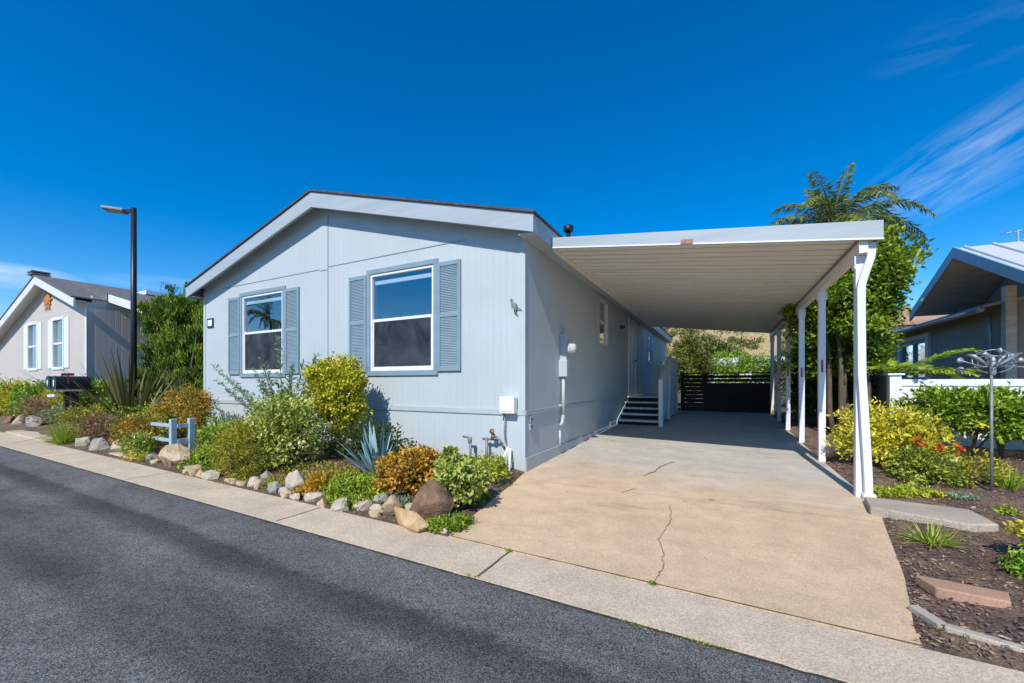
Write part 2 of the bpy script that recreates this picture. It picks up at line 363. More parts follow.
L['palm'] = m_leaf('palm_leaf', [(0, (0.055, 0.11, 0.025)), (0.5, (0.14, 0.20, 0.04)), (1, (0.36, 0.36, 0.10))], 0.4, 0.2)
L['fern'] = m_leaf('fern_leaf', [(0, (0.13, 0.25, 0.015)), (0.5, (0.27, 0.42, 0.03)), (1, (0.45, 0.56, 0.06))], 0.5, 0.35)
L['darkleaf'] = m_leaf('dark_shrub_leaf', [(0, (0.014, 0.030, 0.008)), (0.5, (0.035, 0.065, 0.014)), (1, (0.08, 0.11, 0.025))])
L['flower_red'] = m_leaf('red_petal', [(0, (0.50, 0.03, 0.01)), (1, (0.75, 0.10, 0.03))], 0.5, 0.2)
L['flower_yel'] = m_leaf('yellow_petal', [(0, (0.65, 0.42, 0.02)), (1, (0.80, 0.60, 0.05))], 0.5, 0.2)
L['scrub'] = m_leaf('far_scrub_leaf', [(0, (0.05, 0.07, 0.015)), (0.5, (0.12, 0.14, 0.03)), (1, (0.24, 0.24, 0.05))])

# ------------------------------------------------------------------ foliage generators (numpy)
def unit(a): return a / np.maximum(np.linalg.norm(a, axis=-1, keepdims=True), 1e-9)
class Leaves:
    def __init__(s): s.P=[]; s.A=[]; s.N=[]; s.L=[]; s.W=[]; s.T=[]
    def put(s, P, A, N, Ln, W, T):
        n = len(P)
        s.P.append(np.asarray(P,float)); s.A.append(unit(np.asarray(A,float))); s.N.append(unit(np.asarray(N,float)))
        s.L.append(np.broadcast_to(Ln,(n,)).astype(float)); s.W.append(np.broadcast_to(W,(n,)).astype(float)); s.T.append(np.broadcast_to(T,(n,)).astype(float))
    def build(s, name, mat, parent, fold=0.12, droop=0.08):
        P=np.concatenate(s.P); A=np.concatenate(s.A); N=np.concatenate(s.N); Ln=np.concatenate(s.L)[:,None]; W=np.concatenate(s.W)[:,None]; T=np.concatenate(s.T)
        S=unit(np.cross(A,N)); N=np.cross(S,A); n=len(P)
        w=np.array(ORG[parent]) if parent is not None else np.zeros(3)
        P=P-w
        mid=P+A*Ln*0.5
        V=np.stack([P, mid+S*W*0.5+N*W*fold*2, P+A*Ln-N*Ln*droop, mid-S*W*0.5+N*W*fold*2],1).reshape(-1,3)
        i=np.arange(n)[:,None]*4
        F=np.concatenate([i+np.array([[0,1,2]]), i+np.array([[0,2,3]])],1).reshape(-1,3)
        me=bpy.data.meshes.new(name)
        me.vertices.add(len(V)); me.vertices.foreach_set('co', V.astype(np.float32).ravel())
        nf=len(F); me.loops.add(nf*3); me.loops.foreach_set('vertex_index', F.astype(np.int32).ravel())
        me.polygons.add(nf); me.polygons.foreach_set('loop_start', np.arange(0,nf*3,3,dtype=np.int32))
        try: me.polygons.foreach_set('loop_total', np.full(nf,3,dtype=np.int32))
        except Exception: pass
        at=me.attributes.new('tint','FLOAT','POINT'); at.data.foreach_set('value', np.repeat(np.clip(T,0,1),4).astype(np.float32))
        me.materials.append(mat); me.update(calc_edges=True); me.validate()
        o=bpy.data.objects.new(name, me); COL.objects.link(o)
        if parent is not None: o.parent=parent; ORG[o]=ORG[parent]
        else: ORG[o]=Vector((0,0,0))
        return o
def blob(lv, c, rad, nclump, per, cr, Ln, W, shell=0.55, up=0.3, flat=0.0, tvar=0.24, cvar=0.20, tmean=0.45, rag=0.22, lower=-0.75):
    """a crown of leaf clumps through an ellipsoid with an uneven outline"""
    c=np.array(c,float); rad=np.array(rad,float)
    d=unit(rng.normal(size=(nclump,3)))
    k=d[:,2]<lower; d[k,2]*=-0.6; d=unit(d)
    ph=rng.uniform(0,6.28,4)
    lob=1+rag*np.clip(np.sin(3*np.arctan2(d[:,1],d[:,0])+ph[0])*0.5+np.sin(5*d[:,2]+ph[1])*0.4+rng.normal(size=nclump)*0.55,-1.2,1.1)
    r=(shell+(1-shell)*rng.random(nclump)**0.7)*lob
    cc=c+d*r[:,None]*rad
    ct=rng.normal(size=nclump)*cvar
    n=nclump*per; idx=np.repeat(np.arange(nclump),per)
    p=cc[idx]+rng.normal(size=(n,3))*cr*0.82*np.array([1,1,0.8])
    out=unit((p-c)/rad)
    A=unit(out*0.7+rng.normal(size=(n,3))*0.6+np.array([0,0,up]))
    N=unit(out*0.6+rng.normal(size=(n,3))*0.6+np.array([0,0,0.6+flat]))
    s=rng.uniform(0.65,1.25,n)
    lv.put(p,A,N,Ln*s,W*s,tmean+ct[idx]+rng.normal(size=n)*tvar)
    return cc
def shrub(name, label, cat, base, c, rad, mat, nclump=60, per=40, cr=0.05, Ln=0.045, W=0.025, nstem=7, stem_r=0.008, group=None, stem_mat=None, **kw):
    t=thing(name,label,cat,base,group); lv=Leaves()
    cc=blob(lv,c,rad,nclump,per,cr,Ln,W,**kw)
    lv.build('foliage',mat,t)
    if nstem:
        sb=MB(); b=Vector(base)
        for q in cc[rng.choice(len(cc),min(nstem,len(cc)),replace=False)]:
            q=Vector(q); m=b.lerp(q,0.5)+Vector((rng.normal()*0.02,rng.normal()*0.02,abs(q.z-b.z)*0.08))
            sb.tube([b+Vector((rng.normal()*0.02,rng.normal()*0.02,-0.03)),m,q],[stem_r*1.4,stem_r,stem_r*0.5],6)
        sb.build('stem',stem_mat or M['stem'],t,smooth=True)
    return t
def ground_cover(name, label, cat, pts, mat, n, zf, Ln=0.04, W=0.02, h=0.06, tm=0.5, group=None, cl=30):
    """low spreading plant: leaves over an ellipse list [(x,y,rx,ry)] hugging the ground with humps"""
    x0,y0=pts[0][:2]
    t=thing(name,label,cat,(x0,y0,zf(x0,y0)),group); lv=Leaves()
    for (x,y,rx,ry) in pts:
        a=rng.uniform(0,6.28,cl); q=np.sqrt(rng.random(cl))
        cx=x+np.cos(a)*q*rx; cy=y+np.sin(a)*q*ry; hh=h*(0.5+rng.random(cl))*(1.15-q*0.75)
        k=rng.integers(0,cl,n); sp=max(rx,ry)*0.16
        px=cx[k]+rng.normal(size=n)*sp; py=cy[k]+rng.normal(size=n)*sp
        pz=np.array([zf(a_,b_) for a_,b_ in zip(px,py)])+hh[k]*rng.random(n)**0.6
        A=rng.normal(size=(n,3))*0.6+np.array([0,0,0.55]); N=rng.normal(size=(n,3))*0.5+np.array([0,-0.2,0.8])
        s=rng.uniform(0.6,1.3,n); ct=rng.normal(size=cl)*0.16
        lv.put(np.stack([px,py,pz],1),A,N,Ln*s,W*s,tm+ct[k]+rng.normal(size=n)*0.2)
    lv.build('foliage',mat,t)
    return t
def blades(mb, base, n, ln, w, spread, bend, seg=6, taper=1.0, thick=0, lean=(0,0), rad=0.03, tr=(0.2,0.9), zmin=None):
    for i in range(n):
        az=rng.uniform(0,6.283); el=rng.uniform(*spread); l=ln*rng.uniform(0.6,1.1)
        d=Vector((math.cos(az)*math.cos(el)+lean[0],math.sin(az)*math.cos(el)+lean[1],math.sin(el))).normalized()
        p=Vector(base)+Vector((math.cos(az),math.sin(az),0))*rad*rng.random()
        side=d.cross(Vector((0,0,1)))
        if side.length<1e-3: side=Vector((1,0,0))
        side.normalize(); b=bend*rng.uniform(0.2,1.4); vs=[]; fs=[]
        for k in range(seg+1):
            u=k/seg; ww=w*(0.75+0.9*u-1.65*u**(1.6*taper)) if k<seg else w*0.03
            up=side.cross(d)*-1
            vs+= [p+side*ww/2+up*ww*0.12, p-up*ww*0.06, p-side*ww/2+up*ww*0.12]
            d=(d+Vector((0,0,-b/seg*(0.4+u)))).normalized(); p=p+d*(l/seg)
            if zmin is not None and p.z<zmin: p.z=zmin
        for k in range(seg):
            a=3*k; fs+=[(a,a+1,a+4,a+3),(a+1,a+2,a+5,a+4)]
        mb.add(vs,fs,float(rng.uniform(*tr)))
def frond(lv, mb, base, az, el, ln, bend, n=34, lf=0.5, w=0.03, r=0.018, droop=0.5, tm=0.5, plume=0.35):
    d=Vector((math.cos(az)*math.cos(el),math.sin(az)*math.cos(el),math.sin(el))); p=Vector(base); pts=[p.copy()]; seg=14; ds=[d.copy()]
    for k in range(seg):
        d=(d+Vector((0,0,-bend/seg*(0.4+1.2*k/seg)))).normalized(); p=p+d*ln/seg; pts.append(p.copy()); ds.append(d.copy())
    mb.tube(pts,[r*(1-0.85*i/seg) for i in range(seg+1)],5)
    P=[];A=[];N=[];Ls=[]
    for i in range(n):
        u=0.14+0.86*i/n; f=u*seg; k=min(int(f),seg-1); q=pts[k].lerp(pts[k+1],f-k); dd=ds[k]
        side=dd.cross(Vector((0,0,1)));  side=side.normalized() if side.length>1e-3 else Vector((1,0,0))
        nn=side.cross(dd)
        for s in (-1,1):
            a=side*s*0.9+dd*0.55+nn*float(rng.normal()*plume)+Vector((0,0,-droop*rng.uniform(0.3,1)))
            P.append(q); A.append(a); N.append(nn+Vector(rng.normal(size=3)*0.3)); Ls.append(lf*math.sin(math.pi*min(0.97,0.15+0.8*u))**0.7*rng.uniform(0.8,1.1))
    lv.put(np.array(P),np.array(A),np.array(N),np.array(Ls),w,tm+rng.normal(size=len(P))*0.18)
def rock(name, label, pos, size, mat, group=None, seed=0, n=18, sharp=0.74, rz=0.0, tilt=0.0, cat='rock'):
    r=random.Random(seed); bm=bmesh.new()
    for i in range(n):
        v=Vector((r.gauss(0,1),r.gauss(0,1),r.gauss(0,1))).normalized()*r.uniform(sharp,1.0)
        bm.verts.new((v.x*size[0]/2,v.y*size[1]/2,v.z*size[2]/2))
    ret=bmesh.ops.convex_hull(bm,input=bm.verts)
    bmesh.ops.delete(bm,geom=[g for g in ret['geom_interior'] if isinstance(g,bmesh.types.BMVert)],context='VERTS')
    bmesh.ops.bevel(bm,geom=list(bm.edges),offset=min(size)*0.035,segments=1,affect='EDGES',profile=0.6,clamp_overlap=True)
    bmesh.ops.triangulate(bm,faces=bm.faces); bmesh.ops.subdivide_edges(bm,edges=bm.edges,cuts=1)
    for v in bm.verts:
        v.co+=v.co.normalized()*r.gauss(0,min(size)*0.012)
    bmesh.ops.rotate(bm,verts=bm.verts,cent=(0,0,0),matrix=Matrix.Rotation(rz,3,'Z')@Matrix.Rotation(tilt,3,'Y'))
    me=bpy.data.meshes.new(name); bm.to_mesh(me); bm.free(); me.materials.append(mat)
    me.polygons.foreach_set('use_smooth',[True]*len(me.polygons))
    try: me.set_sharp_from_angle(angle=R(38))
    except Exception: pass
    o=bpy.data.objects.new(name,me); COL.objects.link(o); o.location=pos; ORG[o]=Vector(pos)
    return tag(o,label,cat,group)

def sheet(name, mat, xs, f_y0, f_y1, ny, zf, skirt=0.0):
    """surface between two Y curves, heights from zf"""
    mb=MB(); vs=[]; nx=len(xs)
    for j in range(ny+1):
        for x in xs:
            y=f_y0(x)+(f_y1(x)-f_y0(x))*j/ny; vs.append((x,y,zf(x,y)))
    fs=[(j*nx+i,j*nx+i+1,(j+1)*nx+i+1,(j+1)*nx+i) for j in range(ny) for i in range(nx-1)]
    mb.add(vs,fs)
    if skirt:
        ring=[i for i in range(nx)]+[j*nx+nx-1 for j in range(1,ny+1)]+[ny*nx+i for i in range(nx-2,-1,-1)]+[j*nx for j in range(ny-1,0,-1)]
        a=[vs[i] for i in ring]; m=len(a)
        mb.add(a+[(p[0],p[1],p[2]-skirt) for p in a],[(i,i+m,(i+1)%m+m,(i+1)%m) for i in range(m)])
    o=mb.build(name,mat,smooth=True); o['kind']='structure'
    return o
def lin(a,b,n): return [a+(b-a)*i/n for i in range(n+1)]

# ================================================================== SETTING
# ---- ground sheet to the horizon with hills behind
def bump2(x,y,s): return math.sin(x*s+1.3)*math.cos(y*s*1.2+0.4)+0.5*math.sin(x*s*2.3+y*s*1.7)
def gz(x,y):
    z=hz(y)-0.06
    if y>40: z+=min((y-40)*0.004,1)
    return z
mb=MB(); gx=sorted(set(lin(-700,700,28)+lin(-40,40,16))); gy=sorted(set([-400,-200,-100,-50,-20,-10,0,2,4.2,6,8,10,12,14.2,16,20,30,40,60,100,160,250,400,700]))
mb.add([(x,y,gz(x,y)) for y in gy for x in gx],[(j*len(gx)+i,j*len(gx)+i+1,(j+1)*len(gx)+i+1,(j+1)*len(gx)+i) for j in range(len(gy)-1) for i in range(len(gx)-1)])
o=mb.build('ground',M['earth']); o['kind']='structure'
# hills
def hill_h(x,y):
    a=math.exp(-((x-18)/70)**2)*math.exp(-((y-235)/60)**2)*44
    b=math.exp(-((x-190)/80)**2)*math.exp(-((y-215)/70)**2)*46
    return a+b+bump2(x,y,0.045)*1.6*min(1,(a+b)/8)-0.8
mb=MB(); hx=lin(-60,340,60); hy=lin(110,360,40)
mb.add([(x,y,hill_h(x,y)) for y in hy for x in hx],[(j*61+i,j*61+i+1,(j+1)*61+i+1,(j+1)*61+i) for j in range(40) for i in range(60)])
o=mb.build('hills',M['hill'],smooth=True); o['kind']='structure'
# street
sheet('street',M['asphalt'],lin(-70,40,110),lambda x:-9.0,walk_out,24,lambda x,y:0.0,0.05)
# concrete strip beside the street
sheet('sidewalk',M['walk'],lin(-40,16,112),lambda x:walk_out(x)-0.0,walk_in,3,lambda x,y:0.012,0.06)
# driveway
def dz(x,y): return hz(y)+0.02
def xr(y):
    if y<3.3: return 0.78+(y-2.45)/0.85*0.21
    if y<4.9: return 0.99+(y-3.3)/1.6*0.30
    return 1.29-0.06*min(1,(y-4.9)/3)
def xl(y): return -1.88-(min(y,4.74)-2.54)/2.2*0.40 if y<4.74 else -2.285
mb=MB(); vs=[]; NU,NV=16,44
for j in range(NV+1):
    for i in range(NU+1):
        y=2.52+(13.7-2.52)*(j/NV)**1.25
        x=xl(y)+(xr(y)-xl(y))*i/NU
        if j==0: y=walk_in(x)+0.004
        vs.append((x,y,dz(x,y)))
mb.add(vs,[(j*(NU+1)+i,j*(NU+1)+i+1,(j+1)*(NU+1)+i+1,(j+1)*(NU+1)+i) for j in range(NV) for i in range(NU)])
for side in (0,NU):
    e=[vs[j*(NU+1)+side] for j in range(NV+1)]; n=len(e)
    mb.add(e+[(p[0],p[1],p[2]-0.12) for p in e],[(i,i+1,i+1+n,i+n) if side else (i,i+n,i+1+n,i+1) for i in range(n-1)])
e=[vs[i] for i in range(NU+1)]; n=len(e); mb.add(e+[(p[0],p[1],p[2]-.10) for p in e],[(i,i+n,i+1+n,i+1) for i in range(n-1)])
o=mb.build('driveway',M['drive'],smooth=True); o['kind']='structure'
# joints and cracks, lying in the slabs' surfaces
mb=MB()
mb.ribbon([(x,walk_in(x)) for x in lin(-1.9,0.8,40)],[0.005+0.006*random.random() for _ in range(41)],0.0245)
mb.ribbon([(-1.325,2.50),(-1.33,2.40),(-1.325,2.25),(-1.33,2.09)],[0.014,0.012,0.016,0.014],0.0165)
for xj in (-3.4,-6.5,-9.6,2.4,5.4):
    mb.ribbon([(xj,walk_in(xj)-0.01),(xj+0.01,(walk_in(xj)+walk_out(xj))/2),(xj,walk_out(xj)+0.01)],0.010,0.0165)
o=mb.build('pavement_joints',M['crack']); o['kind']='structure'
mb=MB(); xs_=lin(-24,6,420); mb.ribbon([(x,walk_out(x)-.006+random.gauss(0,.004)) for x in xs_],[abs(random.gauss(.012,.012))+.004 for _ in xs_],0.0045)
o=mb.build('gutter_grit',M['grit']); o['kind']='structure'
def crack(pts,w):
    p=[];
    for (x0,y0),(x1,y1) in zip(pts[:-1],pts[1:]):
        for k in range(6):
            u=k/6; p.append((x0+(x1-x0)*u+random.gauss(0,0.006),y0+(y1-y0)*u+random.gauss(0,0.006)))
    p.append(pts[-1]); mb=MB(); mb.ribbon(p,[w*random.uniform(0.4,1.3) for _ in p],lambda x,y:dz(x,y)+0.004); return mb
CR=MB()
for pts,w in (([(-0.36,2.50),(-0.33,2.72),(-0.36,2.95),(-0.42,3.2),(-0.40,3.5),(-0.40,3.85),(-0.45,4.15)],0.008),
              ([(-0.86,5.15),(-0.76,5.5),(-0.74,5.75),(-0.60,6.1)],0.02),([(-0.95,4.35),(-0.85,4.6)],0.010)):
    b=crack(pts,w); CR.add(b.v,b.f)
CR.ribbon([(x,4.42+0.01*math.sin(x*9)) for x in lin(-2.1,1.2,30)],0.0035,lambda x,y:dz(x,y)+0.004)
CR.ribbon([(x,7.3+0.008*math.sin(x*7)) for x in lin(-2.2,1.22,30)],0.006,lambda x,y:dz(x,y)+0.004)
o=CR.build('driveway_cracks',M['crack2']); o['kind']='structure'

# front planting bed (left of the driveway)
def smooth(t): t=min(1,max(0,t)); return t*t*(3-2*t)
def bz(x,y):
    d=y-walk_in(x)
    e=smooth((-2.0-x)/0.9) if x>-3 else 1
    e2=smooth((xl(min(max(y,2.54),4.74))-x)/0.40) if y<4.95 else 1
    return 0.012+hz(y)+(0.13*smooth(d/0.8)*(0.35+0.65*e)+0.02*bump2(x,y,2.6)*smooth(d/0.4)*e)*e2+0.016*(1-e2)
mb=MB(); vs=[]; NU,NV=180,26
for j in range(NV+1):
    for i in range(NU+1):
        v=j/NV; y0=2.535+v*2.365
        x=-24+(xl(min(y0,4.74))+0.0+24)*i/NU
        y=walk_in(x)+0.002+v*(8.5-walk_in(x)) if x<-10.3 else walk_in(x)+0.002+v*(4.9-walk_in(x))
        xx=min(x,xl(min(max(y,2.54),4.74)))
        vs.append((xx,y,bz(xx,y)))
mb.add(vs,[(j*(NU+1)+i,j*(NU+1)+i+1,(j+1)*(NU+1)+i+1,(j+1)*(NU+1)+i) for j in range(NV) for i in range(NU)])
e=[vs[i] for i in range(NU+1)]; n=len(e); mb.add(e+[(p[0],p[1],p[2]-.08) for p in e],[(i,i+n,i+1+n,i+1) for i in range(n-1)])
e=[vs[j*(NU+1)+NU] for j in range(NV+1)]; n=len(e); mb.add(e+[(p[0],p[1],p[2]-.10) for p in e],[(i,i+1,i+1+n,i+n) for i in range(n-1)])
o=mb.build('planting_bed_soil',M['soil'],smooth=True); o['kind']='structure'
# mulch area right of the driveway
def mz(x,y):
    d=min(1,max(0,(x-xr(min(max(y,2.5),13)))/0.35))
    e=smooth((y-walk_in(x))/0.3)
    return hz(y)+0.014+(0.035*d+0.012*bump2(x,y,3.1)*d)*e
mb=MB(); vs=[]; NU,NV=90,90
for j in range(NV+1):
    for i in range(NU+1):
        y=2.3+(13.6-2.3)*(j/NV)**1.3; x=xr(max(2.45,y))+0.004+(15-xr(max(2.45,y)))*(i/NU)**1.7
        y=max(y,walk_in(x)+0.003) if j==0 else y+ (walk_in(x)+0.003-2.3)*(1-j/NV)
        vs.append((x,y,mz(x,y)))
mb.add(vs,[(j*(NU+1)+i,j*(NU+1)+i+1,(j+1)*(NU+1)+i+1,(j+1)*(NU+1)+i) for j in range(NV) for i in range(NU)])
e=[vs[i] for i in range(NU+1)]; n=len(e); mb.add(e+[(p[0],p[1],p[2]-.08) for p in e],[(i,i+n,i+1+n,i+1) for i in range(n-1)])
o=mb.build('mulch_ground',M['mulch'],smooth=True); o['kind']='structure'
# loose bark chips, too many to count
lv=Leaves(); n=20000
y=2.45+rng.random(n)**1.5*7.0; x=np.array([xr(max(2.45,min(13,v))) for v in y])+0.015+rng.random(n)**1.4*5.5
k=y>np.array([walk_in(v) for v in x])+0.03; x=x[k];y=y[k];n=len(x)
z=np.array([mz(a,b) for a,b in zip(x,y)])+0.004+rng.random(n)*0.012
lv.put(np.stack([x,y,z],1),np.stack([rng.normal(size=n),rng.normal(size=n),rng.normal(size=n)*0.3],1),rng.normal(size=(n,3))*0.4+np.array([0,0,1]),rng.uniform(0.010,0.045,n),rng.uniform(0.005,0.015,n),rng.beta(2,2.2,n))
o=lv.build('bark_mulch_chips',M['chips'],None,0.05,0.05); tag(o,'dark brown bark chips scattered over the bed right of the driveway','mulch',None,'stuff')
lv=Leaves(); n=7000
x=-2.2-rng.random(n)*9; y=np.array([walk_in(v) for v in x])+0.03+rng.random(n)**1.2*1.7
k=x<np.array([xl(min(max(v,2.54),4.74)) for v in y])-0.02; x=x[k];y=y[k];n=len(x)
z=np.array([bz(a,b) for a,b in zip(x,y)])+0.004
lv.put(np.stack([x,y,z],1),np.stack([rng.normal(size=n),rng.normal(size=n),rng.normal(size=n)*0.3],1),rng.normal(size=(n,3))*0.4+np.array([0,0,1]),rng.uniform(0.012,0.045,n),rng.uniform(0.006,0.016,n),rng.beta(2.6,1.8,n))
o=lv.build('soil_litter',M['chips'],None,0.05,0.05); tag(o,'dry leaf and bark litter over the front planting bed','leaf litter',None,'stuff')
# concrete entry pad in front of the neighbour
sheet('path',M['walk'],lin(-15.2,-12.2,6),lambda x:walk_in(x)+0.004,lambda x:3.75,4,lambda x,y:0.05,0.08)

# ================================================================== THE HOUSE
X0,X1=-10.12,-2.28; YF=4.74; YB=19.8; XC=-6.2
HR=0.282                                     # roof pitch
ZE=3.28                                      # roof edge top at the eave
def roof_z(x): return ZE+(4.15-abs(x-XC))*HR
H=thing('mobile_home','pale blue grey manufactured home with blue shutters and low gable roof','house',(XC,YF,0))
wt=0.12
def wall_rects(mb,axis,pos,thick,u0,u1,z0,z1,holes):
    us=sorted(set([u0,u1]+[h[0] for h in holes]+[h[1] for h in holes])); zs=sorted(set([z0,z1]+[h[2] for h in holes]+[h[3] for h in holes]))
    for a,b in zip(us[:-1],us[1:]):
        run=None
        for c,d in zip(zs[:-1],zs[1:]):
            hole=any(h[0]<=a+1e-6 and b<=h[1]+1e-6 and h[2]<=c+1e-6 and d<=h[3]+1e-6 for h in holes)
            if hole:
                if run: emit(mb,axis,pos,thick,a,b,*run); run=None
            else: run=(run[0],d) if run else (c,d)
        if run: emit(mb,axis,pos,thick,a,b,*run)
def emit(mb,axis,pos,thick,a,b,c,d):
    if axis=='x': mb.box(a,b,min(pos,pos+thick),max(pos,pos+thick),c,d)
    else: mb.box(min(pos,pos+thick),max(pos,pos+thick),a,b,c,d)
win=[(-5.05,-3.76,1.39,2.95),(-8.64,-7.32,1.39,2.95)]     # openings x0,x1,z0,z1
ZP=3.05
fw=MB(); wall_rects(fw,'x',YF,wt,X0,X1,-0.1,ZP,win)
gpoly=[(X0,YF,ZP),(X1,YF,ZP),(X1,YF,roof_z(X1)-0.06),(XC,YF,roof_z(XC)-0.06),(X0,YF,roof_z(X0)-0.06)]
fw.prism(gpoly,(0,wt,0))
fw.build('front_wall',M['siding'],H)
sw=MB(); side_win=(8.30,8.98,2.02,2.98); door=(11.30,12.22,0.86,2.92); sw2=(14.6,15.4,1.9,2.9)
wall_rects(sw,'y',X1-0.001,-wt,YF+wt,YB,-0.1,3.16,[side_win,door,sw2])
sw.build('side_wall',M['siding'],H)
MB().box(X0,X0+wt,YF+wt,YB,-0.1,3.16).build('far_side_wall',M['siding'],H)
bw=MB().box(X0+wt,X1-wt-0.002,YB-wt,YB,-0.1,3.16); bw.prism([(X0+wt,YB-wt,3.16),(X1-wt-.002,YB-wt,3.16),(XC,YB-wt,roof_z(XC)-0.08)],(0,wt,0)); bw.build('rear_wall',M['siding'],H)
# trim: belt boards, base boards, corner boards, seams
tb=MB()
tb.box(X0-0.006,X1+0.006,YF-0.018,YF-0.002,0.775,0.85); tb.box(X1+0.002,X1+0.016,YF+0.0,13.6,0.775,0.84)
tb.each('belt_trim',M['trim'],H,bevel=0.004)
bb=MB(); bb.box(X1+0.001,X1+0.020,YF,9.2,-0.05,0.22); bb.box(X1+0.001,X1+0.020,9.2,13.5,-0.05,0.30)
bb.each('base_board',M['trim'],H,bevel=0.004)
cb=MB(); cb.box(X1-0.075,X1+0.008,YF-0.010,YF-0.001,-0.08,0.773); cb.box(X1-0.075,X1+0.008,YF-0.010,YF-0.001,0.852,3.2)
cb.box(X0-0.008,X0+0.07,YF-0.010,YF-0.001,-0.08,0.773); cb.box(X0-0.008,X0+0.07,YF-0.010,YF-0.001,0.852,3.2)
cb.each('corner_board',M['siding'],H)
sm=MB()
sm.box(-9.3,-6.30,YF-0.007,YF-0.001,3.195,3.205); sm.box(-6.28,-6.09,YF-0.007,YF-0.001,3.17,3.18); sm.box(-6.06,-3.2,YF-0.007,YF-0.001,3.215,3.225); sm.box(-6.085,-6.07,YF-0.007,YF-0.001,0.852,roof_z(-6.1)-0.30)
sm.each('seam_strip',M['shutter'],H)
# windows
def make_window(x0,x1,z0,z1):
    fr=MB(); tw=0.075; y0,y1=YF-0.028,YF-0.001
    fr.box(x0-tw,x1+tw,y0,y1,z1,z1+tw); fr.box(x0-tw,x1+tw,y0,y1,z0-tw,z0); fr.box(x0-tw,x0,y0,y1,z0,z1); fr.box(x1,x1+tw,y0,y1,z0,z1)
    w=fr.build('window',M['shutter'],H,bevel=0.004)
    s=MB(); fwid=0.04; ya,yb=YF-0.012,YF+0.05; zm=(z0+z1)/2+0.03
    s.box(x0+.002,x1-.002,ya,yb,z1-fwid,z1-.002); s.box(x0+.002,x1-.002,ya,yb,z0+.002,z0+fwid); s.box(x0+.002,x0+fwid,ya,yb,z0+fwid,z1-fwid); s.box(x1-fwid,x1-.002,ya,yb,z0+fwid,z1-fwid)
    s.box(x0+fwid,x1-fwid,ya+0.01,yb,zm-0.022,zm+0.022)
    s.box(x0+fwid,x1-fwid,ya+0.012,yb-.01,z0+fwid,z0+fwid+0.028); s.box(x0+fwid,x0+fwid+.025,ya+0.012,yb-.01,z0+fwid+.028,zm-.022); s.box(x1-fwid-.025,x1-fwid,ya+0.012,yb-.01,z0+fwid+.028,zm-.022)
    s.build('sash_frame',M['white'],w,bevel=0.003)
    MB().box(x0+fwid+.001,x1-fwid-.001,YF+0.024,YF+0.028,zm+.023,z1-fwid-.001).build('upper_pane',M['glass'],w)
    MB().box(x0+fwid+.026,x1-fwid-.026,YF+0.024,YF+0.028,z0+fwid+.029,zm-.023).build('lower_pane',M['glass'],w)
    MB().box(x0+fwid+.026,x1-fwid-.026,YF+0.004,YF+0.005,z0+fwid+.029,zm-.023).build('insect_screen',M['screen'],w)
    b=MB(); b.box(x0+fwid+.02,x1-fwid-.02,YF+0.034,YF+0.075,z1-0.165,z1-0.105)
    b.build('blind_headrail',M['blind'],w)
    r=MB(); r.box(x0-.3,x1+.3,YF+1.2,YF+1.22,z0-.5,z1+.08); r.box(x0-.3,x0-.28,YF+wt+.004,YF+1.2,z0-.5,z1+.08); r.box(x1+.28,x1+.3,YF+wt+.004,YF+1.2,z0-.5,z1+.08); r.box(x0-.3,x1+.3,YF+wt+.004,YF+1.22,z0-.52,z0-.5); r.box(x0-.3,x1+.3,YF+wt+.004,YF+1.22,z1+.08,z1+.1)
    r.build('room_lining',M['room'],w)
    return w
def make_shutter(x0,x1,z0,z1):
    mb=MB(); y0,y1=YF-0.034,YF-0.004; st=0.045; zm=(z0+z1)/2+0.02
    mb.box(x0,x0+st,y0,y1,z0,z1); mb.box(x1-st,x1,y0,y1,z0,z1)
    for a,b in ((z0,z0+.06),(z1-.06,z1),(zm-.03,zm+.03)): mb.box(x0+st,x1-st,y0+.002,y1,a,b)
    for a,b in ((z0+.06,zm-.03),(zm+.03,z1-.06)):
        n=int((b-a)/0.024)
        for i in range(n):
            z=a+(i+.5)*(b-a)/n
            mb.obox(((x0+x1)/2,YF-0.018,z),(1,0,0),(0,.5,1),(0,-1,.5),x1-x0-2*st-.002,0.026,0.006)
    mb.box(x0+st,x1-st,YF-0.014,YF-0.004,z0+.06,z1-.06)
    mb.build('shutter',M['shutter'],H)
for w in win: make_window(*w)
for a,b in ((-5.53,-5.13),(-3.68,-3.28),(-9.12,-8.72),(-7.24,-6.84)): make_shutter(a,b,1.375,2.955)
# side window, door, second side window
def side_window(y0,y1,z0,z1):
    x=X1; f=MB(); t=.06
    for a in ((y0-t,y1+t,z1,z1+t),(y0-t,y1+t,z0-t,z0),(y0-t,y0,z0,z1),(y1,y1+t,z0,z1)): f.box(x+.001,x+.022,*a[:2],*a[2:])
    w=f.build('window',M['siding'],H)
    s=MB(); zm=z0+(z1-z0)*.5
    for a in ((y0,y1,z1-.035,z1),(y0,y1,z0,z0+.035),(y0,y0+.035,z0+.035,z1-.035),(y1-.035,y1,z0+.035,z1-.035),(y0+.035,y1-.035,zm-.018,zm+.018)): s.box(x-.05,x+.010,*a[:2],*a[2:])
    s.build('sash_frame',M['white'],w)
    MB().box(x-.030,x-.026,y0+.036,y1-.036,z0+.036,zm-.019).build('lower_pane',M['glass'],w)
    MB().box(x-.030,x-.026,y0+.036,y1-.036,zm+.019,z1-.036).build('upper_pane',M['glass'],w)
    MB().box(x-.075,x-.055,y0+.03,y1-.03,zm,z1-.03).build('roller_blind',M['plank'],w)
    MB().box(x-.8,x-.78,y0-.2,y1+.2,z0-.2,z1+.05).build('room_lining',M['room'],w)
side_window(*side_win); side_window(*sw2)
